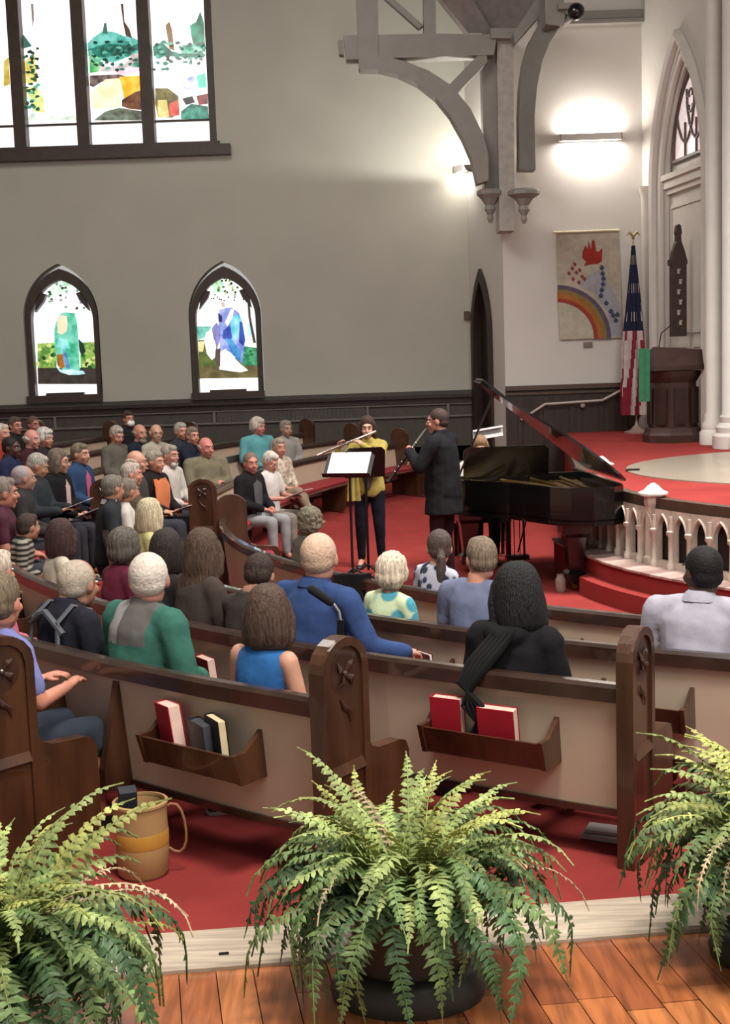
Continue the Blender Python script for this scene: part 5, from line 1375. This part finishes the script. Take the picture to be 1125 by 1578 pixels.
N = dict(near=True)
# --- near rows, seen from behind
seated(230, 893, 9.42, label='white-haired man in a green jacket with grey yoke', hair=('thin', 'c9bcb0'), hs=1.16, skin=PK, top=('coat', '2f6858', 'long'), yoke=(.41, '8e8a88', '5d5a56'), ysplit=-.02, bulk=1.12, dh=.2, **N)
seated(122, 900, 9.42, label='grey-haired man in a navy jacket with dark straps', hair=('thin', 'a89a8a'), hs=1.10, skin=TAN, top=('jacket', '22222c', 'long'), straps=1, dh=-.25, bulk=1.08, hunch=1, **N)
seated(413, 950, 9.40, label='brown-bobbed woman in a bright blue sleeveless top', hair=('bob', '4a382e'), hs=1.06, skin='c08c74', f=1, top=('sleeveless_top', '1c5a9e', 'none'), dh=.1, arms='lap', **N)
seated(-3, 880, 9.35, label='pale-haired person in pink cut by the left picture edge', hair=('short', 'c2b0a0'), hs=1.05, skin=PK, top=('blouse', 'c05a70', 'long'), f=1, **N)
seated(2, 928, 10.12, label='person in a lavender tee and dark shorts behind the left pew end', hair=('pony', '6f5f4c'), hs=1.08, skin='bd7f68', top=('tee', '6f74b4', 'short'), shorts=1, bottom='2c323e', bulk=1.05, arms='read', dyaw=.0, **N)
seated(493, 860, 8.49, label='bald man in a royal blue shirt before the gooseneck microphone', hair=('thin', 'c2a28c'), hs=1.17, skin='c58f78', top=('shirt', '2a4378', 'long'), collar='2a4378', bulk=1.18, arms='rest', dh=-.15, **N)
seated(400, 888, 8.47, label='dark brown-haired person bowed over a white programme', hair=('short', '33241e'), hs=1.0, skin=TAN, f=1, top=('jumper', '3b3330', 'long'), hp=.5, hunch=1, sheet='white programme held by the bowed dark-haired person', arms='read', **N)
seated(313, 853, 8.47, label='woman with very long straight brown hair', hair=('long', '4c3a2e'), hlen=.50, hs=1.08, skin=PALE, f=1, top=('jumper', '463a34', 'long'), dh=0, **N)
seated(258, 852, 8.47, label='dark-haired head between the green jacket and the maroon top', hair=('bob', '2a201d'), hs=1.05, skin=TAN, f=1, top=('jumper', '2c2a30', 'long'), **N)
seated(193, 846, 8.47, label='woman with short dark grey hair in a maroon top', hair=('fluffy', '5c544d'), hs=1.02, skin=TAN, f=1, top=('jumper', '6d1e34', 'long'), **N)
seated(95, 830, 8.47, label='woman with a dark bob in a cream top', hair=('bob', '3a2422'), hs=1.06, skin=PALE, f=1, top=('blouse', 'c4b7a4', 'long'), dh=.2, **N)
seated(44, 812, 8.47, label='person in a black and grey striped top beside the dark bob', hair=('short', '3a2c26'), hs=.95, skin=TAN, lean=.25, top=('jumper', cloth('2b2926', kind='wave', scale=7.5, col2='8a8478'), 'long'), bulk=1.1)
seated(797, 922, 8.50, label='person with long black hair in a black hooded top', hair=('long', '0e0c0d'), hlen=.30, hs=1.22, skin=TAN, f=1, top=('hoodie', '141316', 'long'), hp=.25, bulk=1.12, dh=.1, **N)
seated(605, 884, 7.56, label='short-white-haired woman in a turquoise patterned top', hair=('fluffy', 'd8c8b0'), hs=.98, skin=PK, f=1, top=('blouse', cloth('3f9cb0', kind='voronoi', scale=9, col2='c9d8b0'), 'long'), dh=-.3, **N)
seated(741, 861, 7.56, label='man with cropped grey-brown hair in a slate blue tee', hair=('short', '7b6a58'), hs=1.05, skin='b9826c', top=('tee', '6a7292', 'short'), dh=.2, bulk=1.08, **N)
seated(1082, 882, 7.56, label='dark-haired man in a white shirt at the right edge', hair=('crop', '171314'), hs=1.12, skin='4a342c', top=('shirt', 'a7a3b2', 'long'), collar='a7a3b2', bulk=1.22, dh=.1, arms='rest', **N)
seated(677, 845, 6.52, label='woman with a grey-brown ponytail in a blue floral top', hair=('pony', '4f423c'), hs=1.04, skin=PALE, f=1, top=('blouse', cloth('31384f', kind='voronoi', scale=16, col2='b4b6c4'), 'long'), dh=0, **N)
seated(479, 806, 6.52, label='curly grey-haired head beyond the bald man in blue', hair=('fluffy', '6a6252'), hs=1.0, skin=TAN, f=1, curly=1, top=('jumper', '5a5448', 'long'), **N)
# --- middle left rows
seated(232, 795, 7.56, label='woman with a blond-white bob in a pale yellow top', hair=('bob', 'b5a98c'), hs=1.08, skin=PALE, f=1, top=('blouse', 'b9b26e', 'long'), **N)
seated(210, 785, 7.55, label='olive-brown-haired person half hidden behind the blond bob', hair=('bob', '4a3c2a'), hs=1.0, skin=TAN, f=1, top=('jumper', '3c3228', 'long'))
seated(198, 757, 7.45, label='grey-haired woman in a white shirt left of the blond bob', hair=('short', '6e6458'), hs=1.02, skin=TAN, f=1, top=('shirt', 'b8b0a6', 'long'))
seated(175, 753, 7.5, label='grey-haired person in a dark jacket behind the small pew end', hair=('short', '6a635b'), hs=1.05, skin=TAN, top=('jacket', '26292e', 'long'), collar='a8a09a')
seated(203, 731, h=1.08, label='white-haired head in front of the olive-brown one', hair=('short', 'a89a90'), skin=PK, top=('jumper', '4c4440', 'long'), f=1)
seated(211, 712, h=1.16, label='balding elder with glasses left of the orange vest', hair=('fringe', 'b0a493'), glasses=1, skin='b98672', top=('jacket', '3f3a38', 'long'), lean=0)
seated(239, 712, h=1.14, label='grey-haired woman in an orange vest over black', hair=('short', '8d8475'), skin=PK, f=1, top=('jacket', '1c1516', 'long'), front=('vest', 'c9683a', .13), sheet='white programme on the lap of the orange-vested woman', dyaw=-.5, dh=-.3)
seated(262, 702, h=1.16, label='grey-bearded man in a white shirt beside the orange vest', hair=('short', '8f8578'), beard='b8b0a6', skin='b07866', top=('shirt', 'b5ada4', 'long'), dyaw=-.4, dh=-.2, sheet='white programme on the knees of the bearded man')
seated(318, 690, h=1.12, label='pink-headed bald man in an olive shirt with folded arms', hair=('fringe', '9a8a7c'), skin='b9746c', top=('shirt', '726a52', 'long'), bulk=1.3, yaw=-.95, hyaw=-.9, arms='cross', collar='726a52', hs=1.12)
seated(297, 672, h=1.14, label='grey-brown-haired person in navy with a hand to the face', hair=('short', '7a6c5c'), skin=PK, top=('jacket', '1b2030', 'long'), arms='chin')
seated(279, 665, h=1.14, label='white-haired head behind the navy jacket with raised hand', hair=('short', 'a39b92'), skin=PK, top=('jacket', '2c3038', 'long'), f=1)
seated(241, 668, h=1.15, label='bald man with glasses in a cream shirt', hair=('fringe', 'b0a090'), glasses=1, skin='b58a74', top=('shirt', 'a39a88', 'long'), dyaw=-.3, dh=-.3)
seated(216, 668, h=1.15, label='bald man with a grey beard in navy', hair=('fringe', '8a7e74'), beard='7d746c', skin='b07c68', top=('jumper', '1a2030', 'long'))
seated(198, 646, D=19, label='person in dark clothes wearing a white face mask', hair=('short', '453630'), mask=1, skin=PK, top=('jacket', '221f24', 'long'))
seated(180, 671, h=1.15, label='grey-haired woman in a grey-brown jumper, head lowered', hair=('short', '9b938a'), skin=PK, f=1, top=('jumper', '5c564c', 'long'), hp=.35, yaw=-.5, hyaw=-.8, bulk=1.1)
seated(398, 658, h=1.15, label='red-faced man in a turquoise shirt near the far wall', hair=('fluffy', 'b8aca0'), skin='bd6f6c', top=('shirt', '4f9aa0', 'long'), yaw=-.9, hyaw=-.7, bulk=1.15)
seated(441, 661, h=1.12, label='man in a pale grey shirt near the far wall', hair=('short', '857c70'), skin='a07c6a', top=('shirt', '8f8882', 'long'), yaw=-1.0, hyaw=-1.0)
seated(387, 714, h=1.10, label='man in a black jacket and pale jeans in the front side pew', hair=('crop', '6c584c'), skin='b07060', top=('jacket', '171418', 'long'), front=('shirt', '4c4a4e', .08), bottom='8a8a8c', dyaw=-.45, dh=-.6, arms='lap')
seated(417, 712, h=1.08, label='white-haired man in a white shirt reading in the front side pew', hair=('short', 'c0b5aa'), skin='b98070', top=('shirt', 'c0b8b2', 'short'), bottom='7a7068', dyaw=-.35, hp=.45, arms='read', sheet='white programme read by the white-shirted man in front')
seated(431, 690, h=1.08, label='woman in a cream floral shirt at the front side pew', hair=('short', '938676'), skin=PK, f=1, top=('blouse', cloth('a89080', kind='voronoi', scale=20, col2='c4b8a8'), 'long'), bottom='8a7460', dyaw=-.4, shoe='7a5a40', crossleg=1)
# --- far left group
seated(124, 700, h=1.16, label='short-haired woman in a blue denim jacket and pink scarf', hair=('short', '6c6050'), skin='b5806c', f=1, top=('jacket', '203a5e', 'long'), front=('scarf', 'a8446a', .05), dyaw=-.3, dh=-.2)
seated(91, 712, h=1.16, label='woman with grey-brown hair in a black blazer lined pink', hair=('bob', '63564c'), skin='b07e6a', f=1, top=('jacket', '131014', 'long'), front=('lining', 'b08a86', .045), dyaw=-.35, dh=-.2, sheet='white programme on the lap of the black-blazered woman', glasses=1)
seated(58, 718, h=1.16, label='grey-haired woman in a charcoal jacket, looking down', hair=('short', '99928a'), skin=TAN, f=1, top=('jacket', '262a30', 'long'), hp=.4, arms='read', sheet='white programme in the hands of the charcoal jacket', dyaw=-.3)
seated(37, 737, h=1.12, label='older person behind the left carved pew end', hair=('thin', '8d8488'), skin='9c7464', top=('jacket', '2e2a2a', 'long'))
seated(18, 690, h=1.15, label='dark-haired person in a blue jacket at far left', hair=('crop', '1e1716'), skin='4c3028', top=('jacket', '1c2444', 'long'))
seated(50, 677, h=1.15, label='white-haired bald-fronted man in a maroon shirt', hair=('fringe', 'c4bab0'), skin='bd8478', top=('shirt', '3f1a20', 'long'))
seated(70, 676, h=1.13, label='white-haired head just right of the maroon shirt', hair=('fluffy', 'c4bcb4'), skin=PK, f=1, top=('jumper', '2a2628', 'long'))
seated(4, 668, h=1.15, label='white-haired man in a red shirt at the left edge', hair=('short', 'c6b4a6'), skin='bf8470', top=('shirt', 'b03024', 'long'))
seated(24, 656, D=17.5, label='brown-haired person with glasses behind the far left group', hair=('short', '54443a'), glasses=1, skin=PK, top=('jacket', '201c1e', 'long'))
seated(52, 655, D=18, label='ruddy-faced man before the dado at left', hair=('crop', '5c4238'), skin='a8685a', top=('jacket', '2a2220', 'long'))
seated(6, 760, 8.45, label='man in profile with a maroon shirt at the left edge', hair=('short', '7a6c62'), skin='a8705c', top=('tee', '4c2030', 'short'), bulk=1.2, hs=1.15, dh=-.3, collar='4c2030', **N)

# ============================================================ performers
# flutist
Yf = 13.95; hp_ = Py(566, 660, Yf)
fl_ = dict(label='flutist with long brown hair in a mustard cardigan and navy trousers', head=hp_, zf=0, sit=False, yaw=math.radians(-97), hyaw=math.radians(-92), hair=('long', '3c2820'), hlen=.26, hs=1.0, skin='b98a78', f=1, top=('cardigan', 'a89440', 'long'), front=('blouse', '4a3c34', .09), bottom='11131f', arms='flute', lean=-.02, vox=.012, near=True, shoe='141214', ht=0)
make_person(fl_)
mouth = fl_['_H'](0, .10, -.058); a_, b_ = fl_['_A'][1], fl_['_A'][-1]
e0 = Py(580, 664, mouth.y-.03); e1 = Py(478, 706, mouth.y-.12)
dirf = (e1-e0).normalized(); st0 = mouth-dirf*.10+Vector((0, -.012, 0)); 
t = thing('flute', 'silver flute held out to the left by the flutist', 'flute', st0)
m_ = MB(); m_.tube([(0, 0, 0), dirf*.68], .0125, 10); obj('tube', m_, SILVER, t, True)
m_ = MB()
for k in range(13): m_.ell(dirf*(.24+.03*k)+Vector((0, -.004, .013)), (.009, .009, .005), 8, 4)
m_.tube([dirf*.22+Vector((0, -.02, .006)), dirf*.62+Vector((0, -.02, .006))], .003, 5); obj('keys', m_, SILVER, t, True)
m_ = MB(); m_.ell(dirf*.10+Vector((0, 0, .012)), (.016, .013, .006), 8, 4); obj('lip_plate', m_, SILVER, t, True)
# loose cardigan tail
c_ = Py(545, 752, 13.75); m_ = MB(); rings = []
for z, ww in ((.17, .05), (.0, .065), (-.14, .075)):
    rings.append([c_+Vector((u*ww, .012*math.sin(u*6), z)) for u in (-1, -.6, -.2, .2, .6, 1)]+[c_+Vector((u*ww, .012+.012*math.sin(u*6), z)) for u in (1, .6, .2, -.2, -.6, -1)])
m_.loft(rings); sc_o = obj('cardigan_tail', m_, cloth('a89440'), None, True); tag(sc_o, 'loose mustard cardigan tail hanging left of the flutist, behind the stand', 'scarf')
# player in black
Ym = 12.7; hp_ = Py(674, 649, Ym)
mm_ = dict(label='standing man in a black jacket playing a dark wind instrument', head=hp_, zf=0, sit=False, yaw=math.radians(152), hyaw=math.radians(168), hair=('crop', '3a2a24'), hs=1.06, skin='b07a68', top=('jacket', '141418', 'long'), hem=.21, bottom='2a0f14', arms='clarinet', bulk=1.12, lean=.02, vox=.012, near=True, shoe='151214')
make_person(mm_)
mouth = mm_['_H'](0, .105, -.058); e1 = Py(598, 742, mouth.y+.02); d1_ = (e1-mouth).normalized(); Lc = (e1-mouth).length
t = thing('bass_recorder', 'long dark wind instrument with silver upper joint held by the man in black', 'wind instrument', mouth)
m_ = MB(); m_.tube([d1_*.0, d1_*.06, d1_*Lc*.5], [.006, .013, .014], 8); obj('upper_joint', m_, SILVER, t, True)
m_ = MB(); m_.tube([d1_*Lc*.5, d1_*Lc*.97, d1_*Lc], [.016, .019, .026], 10); obj('lower_joint', m_, mat('grenadilla', '1d1412', rough=.35), t, True)
m_ = MB()
for k in range(7): m_.ell(d1_*(Lc*(.28+.09*k))+Vector((.0, -.014, .008)), (.008, .008, .005), 8, 4)
obj('keys', m_, SILVER, t, True)
# pianist
hp_ = Py(740, 690, 14.35)
make_person(dict(label='pianist with blond hair seen over the music desk', head=hp_, zf=0, yaw=math.radians(-88), hyaw=math.radians(-92), hair=('bob', '8a6c50'), hs=1.0, skin='b98a78', f=1, top=('blouse', 'c9c2bc', 'long'), arms='piano', bottom='1a181c', hp=.35, lean=.12, near=True))
# clothes on the rail beyond the bald man
p_ = Pz(543, 905, .75); m_ = MB()
m_.loft([[Vector((p_.x+u*.13+.03*z, p_.y+.02*math.sin(u*9)+dy, p_.z+z)) for u, dy in ((-1, 0), (-.5, 0), (0, 0), (.5, 0), (1, 0), (1, .05), (.5, .05), (0, .05), (-.5, .05), (-1, .05))] for z in (-.12, -.05, .02, .09)])
tag(obj('dark_coat', m_, cloth('191619'), None, True), 'dark coat draped over the pew rail right of the bald man in blue', 'coat')
